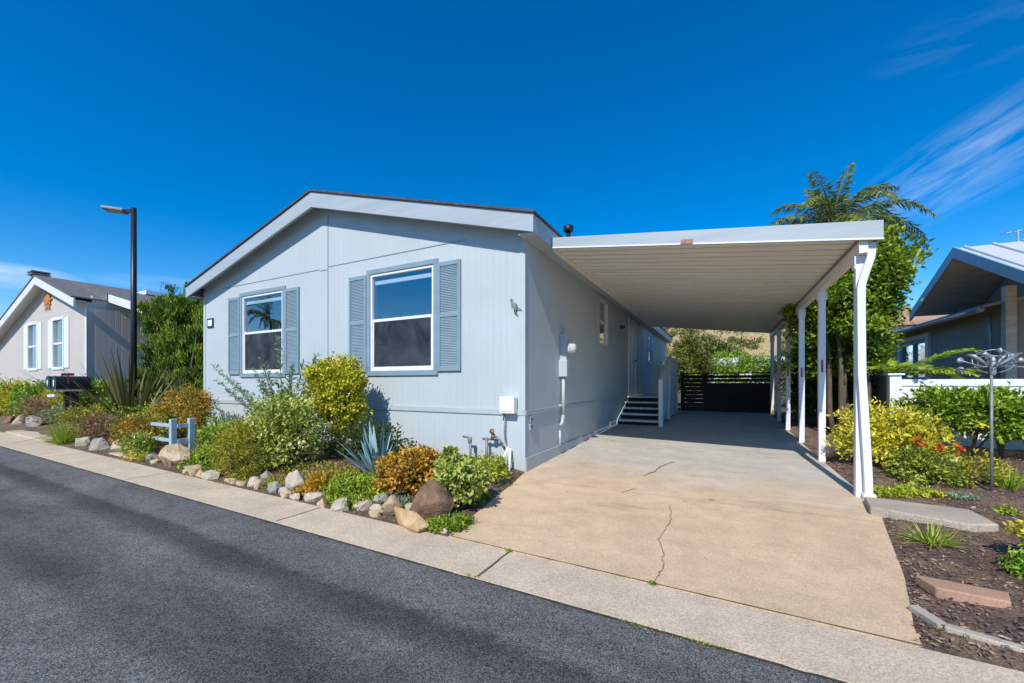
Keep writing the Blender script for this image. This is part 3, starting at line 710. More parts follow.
d=MB(); d.box(X1-.045,X1-.005,door[0]+.002,door[1]-.002,door[2],door[3]-.002)
for z0,z1 in ((1.05,1.75),(1.9,2.75)):
    for y0,y1 in ((door[0]+.12,door[0]+.42),(door[1]-.42,door[1]-.12)): d.box(X1-.004,X1+.004,y0,y1,z0,z1)
dd=d.build('door',M['white'],H,bevel=.003)
MB().lathe((X1-.004,door[1]-.07,1.85),(1,0,0),[(0,.012),(.03,.012),(.035,.028),(.06,.03),(.075,.015)],12).build('door_knob',M['brass'],dd,smooth=True)
c=MB()
for a in ((door[0]-.09,door[0],door[2],door[3]+.09),(door[1],door[1]+.09,door[2],door[3]+.09),(door[0],door[1],door[3],door[3]+.09)): c.box(X1+.001,X1+.026,*a[:2],*a[2:])
c.build('door_casing',M['white'],dd)
ll=MB(); ll.lathe((X1,10.35,2.62),(1,0,0),[(0,.05),(.03,.05),(.04,.035),(.10,.03)],12); ll.build('porch_light',M['black'],H,smooth=True)
# roof
rf=MB(); t=.03
for s in (-1,1):
    xe=XC+s*4.17
    a=[(XC,YF-.27,roof_z(XC)+.005),(xe,YF-.27,roof_z(xe)+.005),(xe,YB+.3,roof_z(xe)+.005),(XC,YB+.3,roof_z(XC)+.005)]
    rf.prism(a,(0,0,t))
rf.build('roof',M['shingle'],H)
rk=MB()
for s in (-1,1):
    xe=XC+s*4.15
    for y in (YF-.245,YB+.25):
        rk.prism([(XC,y,roof_z(XC)),(xe,y,roof_z(xe)),(xe,y,roof_z(xe)-.225),(XC,y,roof_z(XC)-.255)],(0,.04,0))
rk.each('rake_fascia',M['fascia'],H)
ef=MB()
for s in (-1,1):
    xe=XC+s*4.15; ef.box(min(xe,xe-s*.03),max(xe,xe-s*.03),YF-.203,YB+.245,ZE-.225,ZE-.004)
ef.each('eave_fascia',M['fascia'],H)
so=MB()
for s in (-1,1):
    xe=XC+s*4.118; xi=XC+s*3.921
    so.box(min(xe,xi),max(xe,xi),YF-.2,YB+.2,ZE-.215,ZE-.20)
    xw=XC+s*3.93
    so.prism([(XC,YF-.205,roof_z(XC)-.07),(xw,YF-.205,roof_z(xw)-.07),(xw,YF-.002,roof_z(xw)-.07),(XC,YF-.002,roof_z(XC)-.07)],(0,0,.02))
so.each('soffit',M['trim'],H)
# roof vent pipe just visible over the carport edge
v=MB(); v.tube([(-2.7,7.6,3.3),(-2.7,7.6,4.2)],.045,10); v.lathe((-2.7,7.6,4.2),(0,0,1),[(0,.09),(.02,.10),(.10,.10),(.13,.05)],12); v.build('roof_vent',M['black'],H,smooth=True)
# address plaque and little metal wall ornament
pl=MB(); pl.box(-9.96,-9.72,YF-.022,YF-.002,2.40,2.60); p=pl.build('address_plaque',M['black'],H)
MB().box(-9.925,-9.755,YF-.026,YF-.0225,2.435,2.565).build('plaque_face',M['white'],p)
gk=MB(); b=Vector((-2.46,YF-.02,2.28))
pts=[b+Vector(q) for q in ((0,0,.0),(.03,-.004,-.05),(.055,-.004,-.10),(.05,-.003,-.15),(.085,0,-.19))]
gk.tube(pts,[.016,.022,.024,.014,.004],7)
for i,(dx,dz_) in enumerate(((-.05,-.01),(.06,.02),(-.03,-.11),(.11,-.06))):
    q=pts[1 if i<2 else 2]; gk.tube([q,q+Vector((dx*.6,-.004,dz_*.3+.01)),q+Vector((dx*.8,0,dz_*.2-.02))],[.008,.007,.005],5)
gk.lathe(pts[0]+Vector((-.008,0,.016)),(-.4,0,1),[(-.02,.012),(0,.02),(.02,.01)],8)
gk.build('lizard_ornament',M['pipe'],H,smooth=True)
# phone / cable box with cable, hose bib and gas riser on the front wall
ub=MB(); ub.box(-2.60,-2.38,YF-.12,YF-.019,.80,1.02); u=ub.build('utility_box',M['vinyl'],H,bevel=.012)
MB().box(-2.57,-2.41,YF-.126,YF-.121,.83,.985).build('box_lid',M['vinyl'],u,bevel=.003)
cb=MB(); cb.tube([(-2.55,YF-.05,.80),(-2.56,YF-.045,.55),(-2.545,YF-.05,.42),(-2.50,YF-.06,.36)],.010,7); cb.build('cable',M['pipe'],u,smooth=True)
hb=MB(); hb.tube([(-2.80,YF-.10,.05),(-2.80,YF-.10,.47)],.020,9); hb.tube([(-2.86,YF-.10,.45),(-2.72,YF-.10,.45),(-2.62,YF-.10,.47),(-2.56,YF-.10,.40)],.017,8); hb.tube([(-2.56,YF-.1,.40),(-2.55,YF-.06,.34)],.014,7)
hbo=hb.build('water_pipe',M['pipe'],H,smooth=True)
vb=MB(); vb.lathe((-2.70,YF-.10,.44),(0,0,1),[(0,.03),(.05,.035),(.09,.02)],10); vb.tube([(-2.70,YF-.10,.53),(-2.70,YF-.13,.56)],.008,6); vb.lathe((-2.70,YF-.13,.56),(0,-1,.3),[(0,.035),(.012,.035)],12); vb.build('valve',M['brass'],hbo,smooth=True)
gs=MB(); gs.tube([(-3.02,YF-.16,.08),(-3.02,YF-.16,.44)],.016,8); gs.tube([(-3.14,YF-.16,.47),(-3.04,YF-.16,.46),(-3.01,YF-.16,.40)],.015,8); gs.lathe((-3.03,YF-.16,.38),(0,0,1),[(0,.02),(.02,.03),(.07,.03),(.09,.02)],10); gs.build('hose_bib',M['pipe'],H,smooth=True)
pv=MB(); pv.tube([(-2.56,YF-.22,.06),(-2.49,YF-.06,.36)],.022,10); pv.tube([(-2.43,YF-.15,.06),(-2.47,YF-.055,.34)],.018,10); pv.each('drain_pipe',M['vinyl'],H,smooth=True)
# outlets on the side skirting
ot=MB()
for z in (.615,.715): ot.box(X1+.001,X1+.018,YF+.13,YF+.22,z-.042,z+.042)
for z,oo in zip((.615,.715),ot.each('outdoor_outlet',M['trim'],H,bevel=.003)):
    MB().lathe((X1+.018,YF+.175,z),(1,0,0),[(0,.022),(.003,.022)],10).build('outlet_socket',M['black'],oo)
# electric meter
em=MB(); em.box(X1+.001,X1+.11,6.02,6.22,1.42,1.98); em.box(X1+.001,X1+.14,5.96,6.06,1.30,1.56)
e=em.build('electric_meter',M['trim'],H,bevel=.006)
mg=MB(); mg.lathe((X1+.11,6.12,1.75),(1,0,0),[(0,.088),(.025,.088),(.03,.078),(.10,.074),(.125,.05),(.13,.0)],20); mg.build('meter_glass',M['meterglass'],e,smooth=True)
cd=MB(); cd.tube([(X1+.055,6.03,1.30),(X1+.055,6.03,.70)],.028,10); cd.tube([(X1+.055,6.03,.70),(X1+.05,5.99,.58),(X1+.03,5.95,.53)],.026,10); cd.tube([(X1+.035,5.93,.46),(X1+.035,5.93,.20)],.020,9); cd.box(X1+.001,X1+.035,5.97,6.10,.83,.86); cd.build('conduit',M['trim'],e,smooth=True)
# small access panel on the skirting
MB().box(X1+.001,X1+.012,8.9,9.15,.42,.68).build('access_panel',M['trim'],H)

# ================================================================== ENTRY STAIRS
S=thing('entry_stairs','white wooden entry stairs with dark risers and side railing at the carport door','stairs',(-1.8,9.8,.19))
g0=.185; NS=5; rise=(.85-g0)/NS
for i in range(NS):
    z=g0+rise*(i+1); y=9.82+i*.28
    MB().box(-2.235,-1.30,y-.02,y+.29,z-.035,z).build('tread',M['white'],S,bevel=.004)
    MB().box(-2.215,-1.32,y+.005,y+.02,z-rise+.001,z-.036).build('riser',M['rubber'],S)
st=MB()
for x in (-2.255,-1.29):
    st.prism([(x,9.80,g0-.02),(x,9.80,g0+rise*1.0),(x,11.22,.85),(x,11.22,.55),(x,10.35,g0-.02)],(.018 if x>-2 else .018,0,0))
st.each('stringer',M['white'],S)
dk=MB(); dk.box(-2.26,-1.27,11.225,13.3,.80,.85); dk.box(-2.22,-1.30,11.26,13.27,.25,.80); dk.build('landing',M['plank'],S)
rp=MB(); rp.box(-1.29,-1.20,9.72,9.81,.17,1.28); rp.box(-1.29,-1.20,11.22,11.30,.25,1.90); rp.box(-1.29,-1.20,13.2,13.28,.25,1.90)
rp.each('newel_post',M['white'],S,bevel=.006)
rl=MB(); rl.prism([(-1.28,9.76,1.26),(-1.28,11.26,1.90),(-1.28,11.26,1.82),(-1.28,9.76,1.18)],(.07,0,0)); rl.box(-1.28,-1.21,11.30,13.2,1.82,1.90)
rl.build('handrail',M['white'],S)
bl=MB(); 
for k in range(11):
    y=9.86+k*.125; zt=1.18+(y-9.76)/1.5*.64; bl.box(-1.255,-1.235,y,y+.095,max(.2,g0+(y-9.8)/1.4*.62-.05),zt)
for k in range(15): bl.box(-1.255,-1.235,11.33+k*.125,11.33+k*.125+.095,.3,1.82)
bl.build('railing_boards',M['white'],S)

# ================================================================== CARPORT
CY0,CY1=5.10,13.55; CXL,CXR=-2.015,1.345
def cz(x): return 3.03-(x-CXL)*0.125        # underside of the roof pans
Cp=thing('carport','white metal carport with sloping ribbed roof on slim posts over the driveway','carport',(-.3,5.1,0))
pn=MB(); pitch=.20; n=int((CY1-CY0)/pitch); prof=[]
for k in range(n):
    y=CY0+.012+k*(CY1-CY0-.02)/n; w=(CY1-CY0-.02)/n
    prof+=[(y,.0),(y+w*.78,.0),(y+w*.82,.045),(y+w*.96,.045)]
prof.append((CY1-.008,0))
a=[(CXL,y,cz(CXL)+h) for y,h in prof]; b=[(CXR,y,cz(CXR)+h) for y,h in prof]; m=len(prof)
pn.add(a+b,[(i,i+1,i+1+m,i+m) for i in range(m-1)])
pn.add([(x,y,z+.06) for x,y,z in a+b],[(i,i+m,i+1+m,i+1) for i in range(m-1)])
pn.build('roof_pan',M['pan'],Cp)
fa=MB(); fa.prism([(CXL-.01,CY0-.03,cz(CXL)-.012),(CXR+.03,CY0-.03,cz(CXR)-.03),(CXR+.03,CY0-.03,cz(CXR)+.155),(CXL-.01,CY0-.03,cz(CXL)+.130)],(0,.035,0)).build('front_fascia',M['fascia'],Cp,bevel=.004)
lp=MB(); lp.prism([(CXL-.01,CY0-.034,cz(CXL)-.014),(CXR+.03,CY0-.034,cz(CXR)-.032),(CXR+.03,CY0-.034,cz(CXR)-.014),(CXL-.01,CY0-.034,cz(CXL)+.003)],(0,.004,0)); lp.build('fascia_lip',M['post'],Cp)
MB().prism([(CXL-.01,CY1-.004,cz(CXL)-.012),(CXR+.03,CY1-.004,cz(CXR)-.012),(CXR+.03,CY1-.004,cz(CXR)+.16),(CXL-.01,CY1-.004,cz(CXL)+.14)],(0,.035,0)).build('rear_fascia',M['pan'],Cp)
gt=MB(); gt.box(CXR-.005,CXR+.028,CY0+.006,CY1-.005,cz(CXR)-.028,cz(CXR)+.15); gt.build('side_gutter',M['fascia'],Cp)
MB().box(CXL-.012,CXL+.03,CY0+.006,CY1-.006,cz(CXL)-.05,cz(CXL)-.004).build('wall_ledger',M['pan'],Cp)
tg=MB(); tx=-.36; tg.obox((tx,CY0-.037,cz(tx)+.012),(1,0,-.125),(0,1,0),(.125,0,1),.13,.012,.05); tg.build('metal_tab',M['brass'],Cp)
bx=1.235
bmz=cz(bx)-.012
bm_=MB(); bm_.box(bx-.035,bx+.035,CY0+.01,CY1-.02,bmz-.13,bmz); bm_.build('beam',M['pan'],Cp)
MB().box(bx-.05,bx-.036,CY0+.02,CY1-.03,bmz-.018,bmz-.002).build('beam_rust_strip',M['brass'],Cp)
py=[5.24,6.99,8.60,10.25,11.75,13.25]
for i,y in enumerate(py):
    z0=hz(y)-.02
    p=MB(); p.box(bx-.040,bx+.040,y-.040,y+.040,z0,bmz-.131)
    po=p.build('post',M['post'],Cp,bevel=.004)
    if i in (1,2,3):
        zz=1.2+(.30 if i==1 else .25 if i==2 else .3)
        MB().box(bx-.016,bx+.010,y-.0445,y-.0405,zz-.15,zz+.02).build('red_reflector',M['red'],po)
    br=MB(); br.box(bx-.052,bx-.0405,y-.05,y+.05,bmz-.26,bmz-.135); br.box(bx+.0405,bx+.052,y-.05,y+.05,bmz-.26,bmz-.135); br.each('bracket',M['post'],po)
# downspout hugging the front post, with its elbow
ds=MB(); yd=5.20
def rect_path(mb,pts,w,d):
    vs=[];fs=[]
    for i,(x,y,z) in enumerate(pts): vs+=[(x-w/2,y-d/2,z),(x+w/2,y-d/2,z),(x+w/2,y+d/2,z),(x-w/2,y+d/2,z)]
    for i in range(len(pts)-1):
        for k in range(4): fs.append((4*i+k,4*i+(k+1)%4,4*i+4+(k+1)%4,4*i+4+k))
    fs+=[(3,2,1,0),tuple(4*(len(pts)-1)+k for k in range(4))]; mb.add(vs,fs)
rect_path(ds,[(1.305,5.165,cz(1.33)-.03),(1.305,5.165,2.48),(1.295,5.165,2.42),(1.238,5.16,2.22),(1.224,5.16,2.14),(1.230,5.16,1.3),(1.278,5.16,.30),(1.285,5.16,.05)],.066,.055)
ds.build('downspout',M['post'],Cp,bevel=.006)
dc=MB(); rect_path(dc,[(1.284,5.155,.11),(1.288,5.15,.03)],.10,.08); dc.build('downspout_shoe',M['vinyl'],Cp,bevel=.006)

# ================================================================== BACK FENCE
F=thing('slat_fence','dark brown horizontal slat fence closing the back of the carport','fence',(0,13.75,.3))
for x in (-1.10,-.46,1.36): MB().box(x-.05,x+.05,13.70,13.80,.25,1.48).build('post',M['darkwood'],F)
s=MB()
for k in range(9): s.box(-1.05,-.51,13.72,13.745,.36+k*.122,.36+k*.122+.108)
s.build('slat_panel',M['darkwood'],F); s=MB(); s.box(-.41,1.31,13.72,13.745,.30,1.20)
for z in (1.235,1.35): s.box(-.41,1.31,13.72,13.745,z,z+.085)
s.build('slat_panel',M['darkwood'],F); MB().box(-1.17,1.45,13.69,13.81,1.481,1.515).build('top_rail',M['darkwood'],F)

# ================================================================== NEIGHBOUR AT THE LEFT
NX0,NX1,NY=-25.4,-16.6,4.74; NC=-19.75
Nh=thing('mobile_home','light grey neighbouring home with white shutters and an orange sun on its gable','house',(NC,NY,0))
def nz(x): return 4.66-abs(x-NC)*.315
nw=MB(); nwins=[(-19.28,-18.42,1.72,3.22),(-21.72,-20.86,1.72,3.22)]
wall_rects(nw,'x',NY,.12,-23.4,NX1,-.1,3.36,nwins)
nw.prism([(-23.4,NY,3.36),(NX1,NY,3.36),(NX1,NY,nz(NX1)-.08),(NC,NY,nz(NC)-.08),(-23.4,NY,nz(-23.4)-.08)],(0,.12,0)); nw.prism([(NX0,NY,-.1),(-23.4,NY,-.1),(-23.4,NY,nz(-23.4)-.08),(NX0,NY,nz(NX0)-.08)],(0,.12,0)); nw.build('front_wall',M['nsiding'],Nh)
MB().box(NX1-.12,NX1,NY+.121,18,-.1,3.80).build('side_wall',M['nsiding'],Nh); MB().box(NX0,NX0+.12,NY+.121,18,-.1,2.75).build('far_side_wall',M['nsiding'],Nh)
MB().box(NX0+.121,NX1-.121,17.88,18,-.1,2.75).build('rear_wall',M['nsiding'],Nh)
ncb=MB(); ncb.box(NX1-.12,NX1+.012,NY-.012,NY-.001,-.05,3.40); ncb.box(NX0+.0,NX1-.13,NY-.02,NY-.001,1.08,1.2); ncb.box(-23.0,-17.2,NY-.006,NY-.001,3.42,3.435); ncb.box(NC-.008,NC+.008,NY-.006,NY-.001,1.2,3.41); ncb.each('trim_board',M['nfascia'],Nh)
nr=MB()
def nz2(x): return 4.66-(x-NC)*.235
xe=NX0-.3; nr.prism([(NC,NY-.33,nz(NC)+.01),(xe,NY-.33,nz(xe)+.01),(xe,18.3,nz(xe)+.01),(NC,18.3,nz(NC)+.01)],(0,0,.04))
xe=NX1+.02; nr.prism([(NC,NY-.33,nz(NC)+.01),(xe,NY-.33,nz(xe)+.01),(xe,NY+.5,nz(xe)+.01),(NC,NY+.5,nz(NC)+.01)],(0,0,.04))
nr.prism([(NC,NY+.44,nz(NC)-.02),(NX1,NY+.44,nz(NX1)-.02),(NX1,NY+.44,nz2(NX1)+.03),(NC,NY+.44,nz2(NC)+.03)],(0,.02,0))
xe=-14.25; nr.prism([(NC,NY+.45,nz2(NC)+.012),(xe,NY+.45,nz2(xe)+.012),(xe,18.3,nz2(xe)+.012),(NC,18.3,nz2(NC)+.012)],(0,0,.04))
nr.build('roof',M['shingle2'],Nh)
nf=MB()
for xe in (NX0-.28,NX1+.12): nf.prism([(NC,NY-.31,nz(NC)),(xe,NY-.31,nz(xe)),(xe,NY-.31,nz(xe)-.24),(NC,NY-.31,nz(NC)-.26)],(0,.04,0))
nf.prism([(NX1-.1,NY+.47,nz2(NX1-.1)),(-14.27,NY+.47,nz2(-14.27)),(-14.27,NY+.47,nz2(-14.27)-.25),(NX1-.1,NY+.47,nz2(NX1-.1)-.25)],(0,.04,0)); nf.box(-14.30,-14.26,NY+.52,18.2,nz2(-14.28)-.24,nz2(-14.28)+.005)
nf.each('fascia',M['nfascia'],Nh)
nso=MB(); nso.prism([(NC,NY-.27,nz(NC)-.09),(NX1,NY-.27,nz(NX1)-.09),(NX1,NY-.003,nz(NX1)-.09),(NC,NY-.003,nz(NC)-.09)],(0,0,.02)); nso.prism([(NC,NY-.27,nz(NC)-.09),(NX0,NY-.27,nz(NX0)-.09),(NX0,NY-.003,nz(NX0)-.09),(NC,NY-.003,nz(NC)-.09)],(0,0,.02)); nso.prism([(NX1+.002,NY+.52,nz2(NX1)-.12),(-14.31,NY+.52,nz2(-14.31)-.12),(-14.31,18,nz2(-14.31)-.12),(NX1+.002,18,nz2(NX1)-.12)],(0,0,.02)); nso.each('soffit',M['nfascia'],Nh)
for (x0,x1,z0,z1) in nwins:
    f=MB(); t=.09
    for a in ((x0-t,x1+t,z1,z1+t),(x0-t,x1+t,z0-t,z0),(x0-t,x0,z0,z1),(x1,x1+t,z0,z1)): f.box(*a[:2],NY-.03,NY-.001,*a[2:])
    f.box(x0,x1,NY-.005,NY+.03,(z0+z1)/2-.03,(z0+z1)/2+.03)
    w=f.build('window',M['white'],Nh)
    MB().box(x0+.001,x1-.001,NY+.031,NY+.036,z0+.001,z1-.001).build('pane',M['glass'],w)
    MB().box(x0-.1,x1+.1,NY+.20,NY+.21,z0-.1,z1+.1).build('curtain',M['blind'],w)
    for a,b in ((x0-t-.38,x0-t-.01),(x1+t+.01,x1+t+.38)): MB().box(a,b,NY-.025,NY-.001,z0-.05,z1+.05).build('shutter',M['white'],Nh,bevel=.01)
sn=MB(); cx_,cz_=NC-.02,3.95
sn.lathe((cx_,NY-.05,cz_),(0,1,0),[(0,.15),(.03,.19),(.045,.19)],20)
for k in range(12):
    a=k*math.pi/6; r1=.42 if k%2==0 else .34; d0=Vector((math.cos(a),0,math.sin(a))); pd=Vector((-math.sin(a),0,math.cos(a)))
    c0=Vector((cx_,NY-.035,cz_)); sn.prism([c0+d0*.18+pd*.075,c0+d0*r1+pd*.01,c0+d0*r1-pd*.01,c0+d0*.18-pd*.075],(0,.015,0))
sn.build('sun_ornament',M['orange'],Nh)
ch=MB(); ch.box(-22.68,-22.36,5.0,5.3,3.6,5.16); c1=ch.build('chimney',M['galv'],Nh)
for k in range(2): MB().box(-22.80,-22.24,4.92,5.4,5.18+k*.09,5.225+k*.09).build('chimney_cap',M['pipe'],c1)
MB().box(-18.6,-17.9,6.6,7.3,nz2(-18.3)+.0,nz2(-18.3)+.14).build('skylight',M['vinyl'],Nh)

# ================================================================== NEIGHBOUR AT THE RIGHT
Rh=thing('house','dark grey board house with a wide gabled overhang and white metal roof','house',(6.5,11,.2))
ZR=3.88; sl=.47; RY=11.4
def rz(y): return ZR-abs(y-RY)*sl
rr=MB(); rr.prism([(4.2,RY,ZR),(12,RY,ZR),(12,RY-2.7,rz(RY-2.7)),(4.2,RY-2.7,rz(RY-2.7))],(0,0,.05))
for k in range(20): rr.prism([(4.3+k*.4,RY-.02,ZR+.05),(4.34+k*.4,RY-.02,ZR+.05),(4.34+k*.4,RY-2.69,rz(RY-2.69)+.05),(4.3+k*.4,RY-2.69,rz(RY-2.69)+.05)],(0,0,.03))
rr.prism([(4.2,RY+.001,ZR),(12,RY+.001,ZR),(12,RY+2.15,rz(RY+2.15)),(4.2,RY+2.15,rz(RY+2.15))],(0,0,.05)); rr.build('roof',M['whiteroof'],Rh)
rs=MB()
for k in range(14):
    ya=RY+.03+k*.15; rs.prism([(4.24,ya,rz(ya)-.03),(9,ya,rz(ya)-.03),(9,ya+.142,rz(ya+.142)-.03),(4.24,ya+.142,rz(ya+.142)-.03)],(0,0,.025))
for k in range(17):
    ya=RY-.03-k*.15; rs.prism([(4.24,ya,rz(ya)-.03),(9,ya,rz(ya)-.03),(9,ya-.142,rz(ya-.142)-.03),(4.24,ya-.142,rz(ya-.142)-.03)],(0,0,.025))
rs.build('soffit_planks',M['plank'],Rh)
rfz=MB()
for y1 in (RY-2.7,RY+2.15): rfz.prism([(4.16,RY,ZR+.08),(4.16,y1,rz(y1)+.08),(4.16,y1,rz(y1)-.12),(4.16,RY,ZR-.14)],(.038,0,0))
rfz.each('rake_fascia',M['bluefascia'],Rh)
rb=MB(); rb.prism([(5.2,RY-.05,ZR-.06),(5.2,RY-2.4,rz(RY-2.4)-.06),(5.2,RY-2.4,rz(RY-2.4)-.20),(5.2,RY-.05,ZR-.22)],(.08,0,0)); rb.build('rafter',M['plank'],Rh)
rw=MB(); wall_rects(rw,'y',4.72,.14,11.0,18.5,0,2.75,[(14.2,15.9,1.28,2.35)]); rw.build('side_wall',M['greyboard'],Rh)
rw=MB(); wall_rects(rw,'x',11.0,.14,4.861,11,0,2.75,[(5.05,6.6,1.5,2.7)]); rw.prism([(5.22,RY-.4+.001,2.751),(5.22,RY+1.9,2.751),(5.22,RY+.0,ZR-.1)],(.1,0,0)); rw.build('front_wall',M['greyboard'],Rh)
rw=MB(); f=MB()
for a in ((5.05,6.6,2.63,2.7),(5.05,6.6,1.5,1.57),(5.05,5.12,1.57,2.63),(6.53,6.6,1.57,2.63)): f.box(*a[:2],10.98,11.08,*a[2:])
w=f.build('window',M['bluefascia'],Rh); MB().box(5.12,6.53,11.03,11.035,1.57,2.63).build('pane',M['glass'],w); MB().box(5.0,6.7,11.3,11.31,1.4,2.74).build('curtain',M['hill'],w)
f=MB()
for a in ((14.2,15.9,2.27,2.35),(14.2,15.9,1.28,1.36),(14.2,14.28,1.36,2.27),(15.82,15.9,1.36,2.27),(15.0,15.08,1.36,2.27)): f.box(4.70,4.79,*a[:2],*a[2:])
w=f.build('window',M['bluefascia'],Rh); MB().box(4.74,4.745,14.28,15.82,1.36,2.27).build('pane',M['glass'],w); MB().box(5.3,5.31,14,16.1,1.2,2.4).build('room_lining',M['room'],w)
tr=MB(); tr.box(4.66,4.719,14.02,14.2,1.15,2.5); tr.box(4.66,4.719,15.9,16.05,1.15,2.5); tr.box(4.66,4.719,14.2,15.9,2.36,2.5); tr.each('window_trim',M['nfascia'],Rh)
lr=MB(); lr.prism([(4.35,10.9,2.62),(4.35,18.8,2.62),(7.5,18.8,3.3),(7.5,10.9,3.3)],(0,0,.05)); lr.build('lower_roof',M['galv'],Rh)
gu=MB(); gu.tube([(4.33,10.85,2.60),(4.33,18.8,2.60)],.065,8); gu.tube([(4.62,11.3,2.56),(4.62,11.25,2.2),(4.62,11.2,1.2)],.03,7); gu.build('gutter',M['galv'],Rh,smooth=True)
ps=MB(); ps.box(4.66,4.80,10.84,10.985,0,3.0); ps.build('corner_post',M['plank'],Rh)
an=MB(); an.tube([(5.15,RY+.2,ZR-.1),(5.15,RY+.2,ZR+.32)],.018,7); an.tube([(4.95,RY+.2,ZR+.28),(5.3,RY+.2,ZR+.31)],.014,6); 
for q in (4.97,5.08,5.2,5.28): an.tube([(q,RY+.05,ZR+.295),(q,RY+.35,ZR+.295)],.008,5)
an.build('tv_antenna',M['bluefascia'],Rh)

o=MB().box(4.9,14,2.9,10.83,.02,.30).build('bounce_slab',M['walk']); o['kind']='structure'  # unseen concrete slab, added to bounce sunlight up to the right neighbour's soffit
# white fence in front of it and the darker return
Wf=thing('white_fence','low white panel fence behind the green hedge','fence',(2.6,8.9,.15))
MB().box(2.47,2.62,8.83,8.98,.1,1.33).build('post',M['vinyl'],Wf,bevel=.008); MB().box(2.44,2.65,8.80,9.01,1.331,1.36).build('post_cap',M['vinyl'],Wf)
for x in (4.5,6.5,8.5): MB().box(x-.06,x+.06,8.85,8.97,.1,1.28).build('post',M['vinyl'],Wf,bevel=.008)
for a,b in ((2.621,4.439),(4.561,6.439),(6.561,8.439)):
    p=MB(); p.box(a,b,8.87,8.93,1.15,1.26); p.box(a,b,8.87,8.93,.16,.28); p.box(a,b,8.885,8.915,.281,1.149); p.build('panel',M['vinyl'],Wf,bevel=.004)
Gf=thing('grey_fence','grey boarded side fence running back from the white fence post','fence',(2.55,9.2,.15))
for k in range(22): 
    pass
p=MB()
for k in range(24): p.box(2.52,2.545,9.0+k*.15,9.0+k*.15+.143,.12,1.30)
p.build('board_panel',M['greyfence'],Gf); MB().box(2.50,2.57,8.985,12.62,1.301,1.34).build('top_rail',M['greyfence'],Gf)
for y in (9.3,10.9,12.5): MB().box(2.546,2.63,y-.045,y+.045,.1,1.29).build('post',M['greyfence'],Gf)
# far white house and its roof, seen through the carport
Fh=thing('house','small white house with pale roof beyond the back fence','house',(4,43,.3))
q=MB(); wall_rects(q,'x',42,.2,-1.2,4.6,.2,2.7,[(0,1.4,1.5,2.3),(2.6,3.8,1.5,2.3)]); q.box(-1.2,-1.0,42.2,50,.2,2.7); q.box(4.4,4.6,42.2,50,.2,2.7); q.build('wall',M['stucco'],Fh)
q=MB(); q.prism([(-1.8,41.5,2.7),(5.2,41.5,2.7),(5.2,46,3.6),(-1.8,46,3.6)],(0,0,.15)); q.prism([(-1.8,50.5,2.7),(5.2,50.5,2.7),(5.2,46.001,3.6),(-1.8,46.001,3.6)],(0,0,.15)); q.build('roof',M['nfascia'],Fh)
for x,x2 in ((0,1.4),(2.6,3.8)): 
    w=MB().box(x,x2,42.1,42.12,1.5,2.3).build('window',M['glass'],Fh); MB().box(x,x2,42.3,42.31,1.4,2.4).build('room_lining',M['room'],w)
Oh=thing('house','distant house with terracotta roof between the tree and grey house','house',(14,34,.3))
MB().box(9,19,32,38,.2,4.6).build('wall',M['stucco'],Oh); q=MB(); q.prism([(8.4,31.5,4.6),(19.6,31.5,4.6),(19.6,35,5.9),(8.4,35,5.9)],(0,0,.2)); q.prism([(8.4,38.5,4.6),(19.6,38.5,4.6),(19.6,35.001,5.9),(8.4,35.001,5.9)],(0,0,.2)); q.build('roof',M['brick'],Oh)

# ================================================================== STREET LAMP, MAILBOXES
LX,LY,LH=-13.2,4.62,5.63
Sl=thing('street_lamp','tall black street lamp with flat lamp head beside the bushy juniper','street lamp',(LX,LY,.05))
MB().tube([(LX,LY,0),(LX,LY,LH)],[.066,.058],12).build('pole',M['black'],Sl,smooth=True)
MB().box(LX-.15,LX+.15,LY-.15,LY+.15,0,.2).build('base_plate',M['black'],Sl)
lu=Vector((-.72,-.69,0)).normalized(); lv_=Vector((-lu.y,lu.x,0)); lt=Vector((LX,LY,LH))
def lpt(a,b,z): return lt+lu*a+lv_*b+Vector((0,0,z))
hd=MB(); hd.prism([lpt(.05,-.035,-.13),lpt(.05,.035,-.13),lpt(.16,.035,-.13),lpt(.16,-.035,-.13)],(0,0,.08)); hd.build('arm',M['black'],Sl)
hd=MB(); hd.prism([lpt(.16,-.13,-.15),lpt(.16,.13,-.15),lpt(.60,.15,-.13),lpt(.60,-.15,-.13)],(0,0,.075)); hd.build('lamp_head',M['pipe'],Sl,bevel=.02)
MB().prism([lpt(.22,-.10,-.156),lpt(.22,.10,-.156),lpt(.50,.11,-.146),lpt(.50,-.11,-.146)],(0,0,.010)).build('lens',M['lens'],Sl)
def mailbox(x,y,z,label):
    m_=thing('mailbox',label,'mailbox',(x,y,z),'black mailboxes')
    mb=MB(); w,hh,l=.14,.17,.56; prof=[(-w,0),(w,0),(w,hh)]+[(w*math.cos(a),hh+w*math.sin(a)) for a in lin(0,math.pi,10)[1:-1]]+[(-w,hh)]
    mb.prism([(x+a,y,z+b) for a,b in prof],(0,l,0)); mb.build('body',M['black'],m_)
    d=MB(); d.prism([(x+a*1.03,y-.022,z+b*1.02) for a,b in prof],(0,.02,0)); d.build('door',M['black'],m_)
    n=MB(); n.box(x-.035,x+.035,y-.026,y-.0225,z+.08,z+.22); n.build('number_plate',M['white'],m_)
    fl=MB(); fl.box(x+w+.001,x+w+.009,y+.16,y+.19,z+.14,z+.38); fl.box(x+w+.001,x+w+.009,y+.19,y+.27,z+.32,z+.38); fl.build('flag',M['red'],m_)
    return m_
mailbox(-13.55,3.35,1.05,'black mailbox nearer the flax with red flag raised')
mailbox(-13.95,3.35,1.05,'black mailbox on the street lamp far side of its twin, mostly hidden')
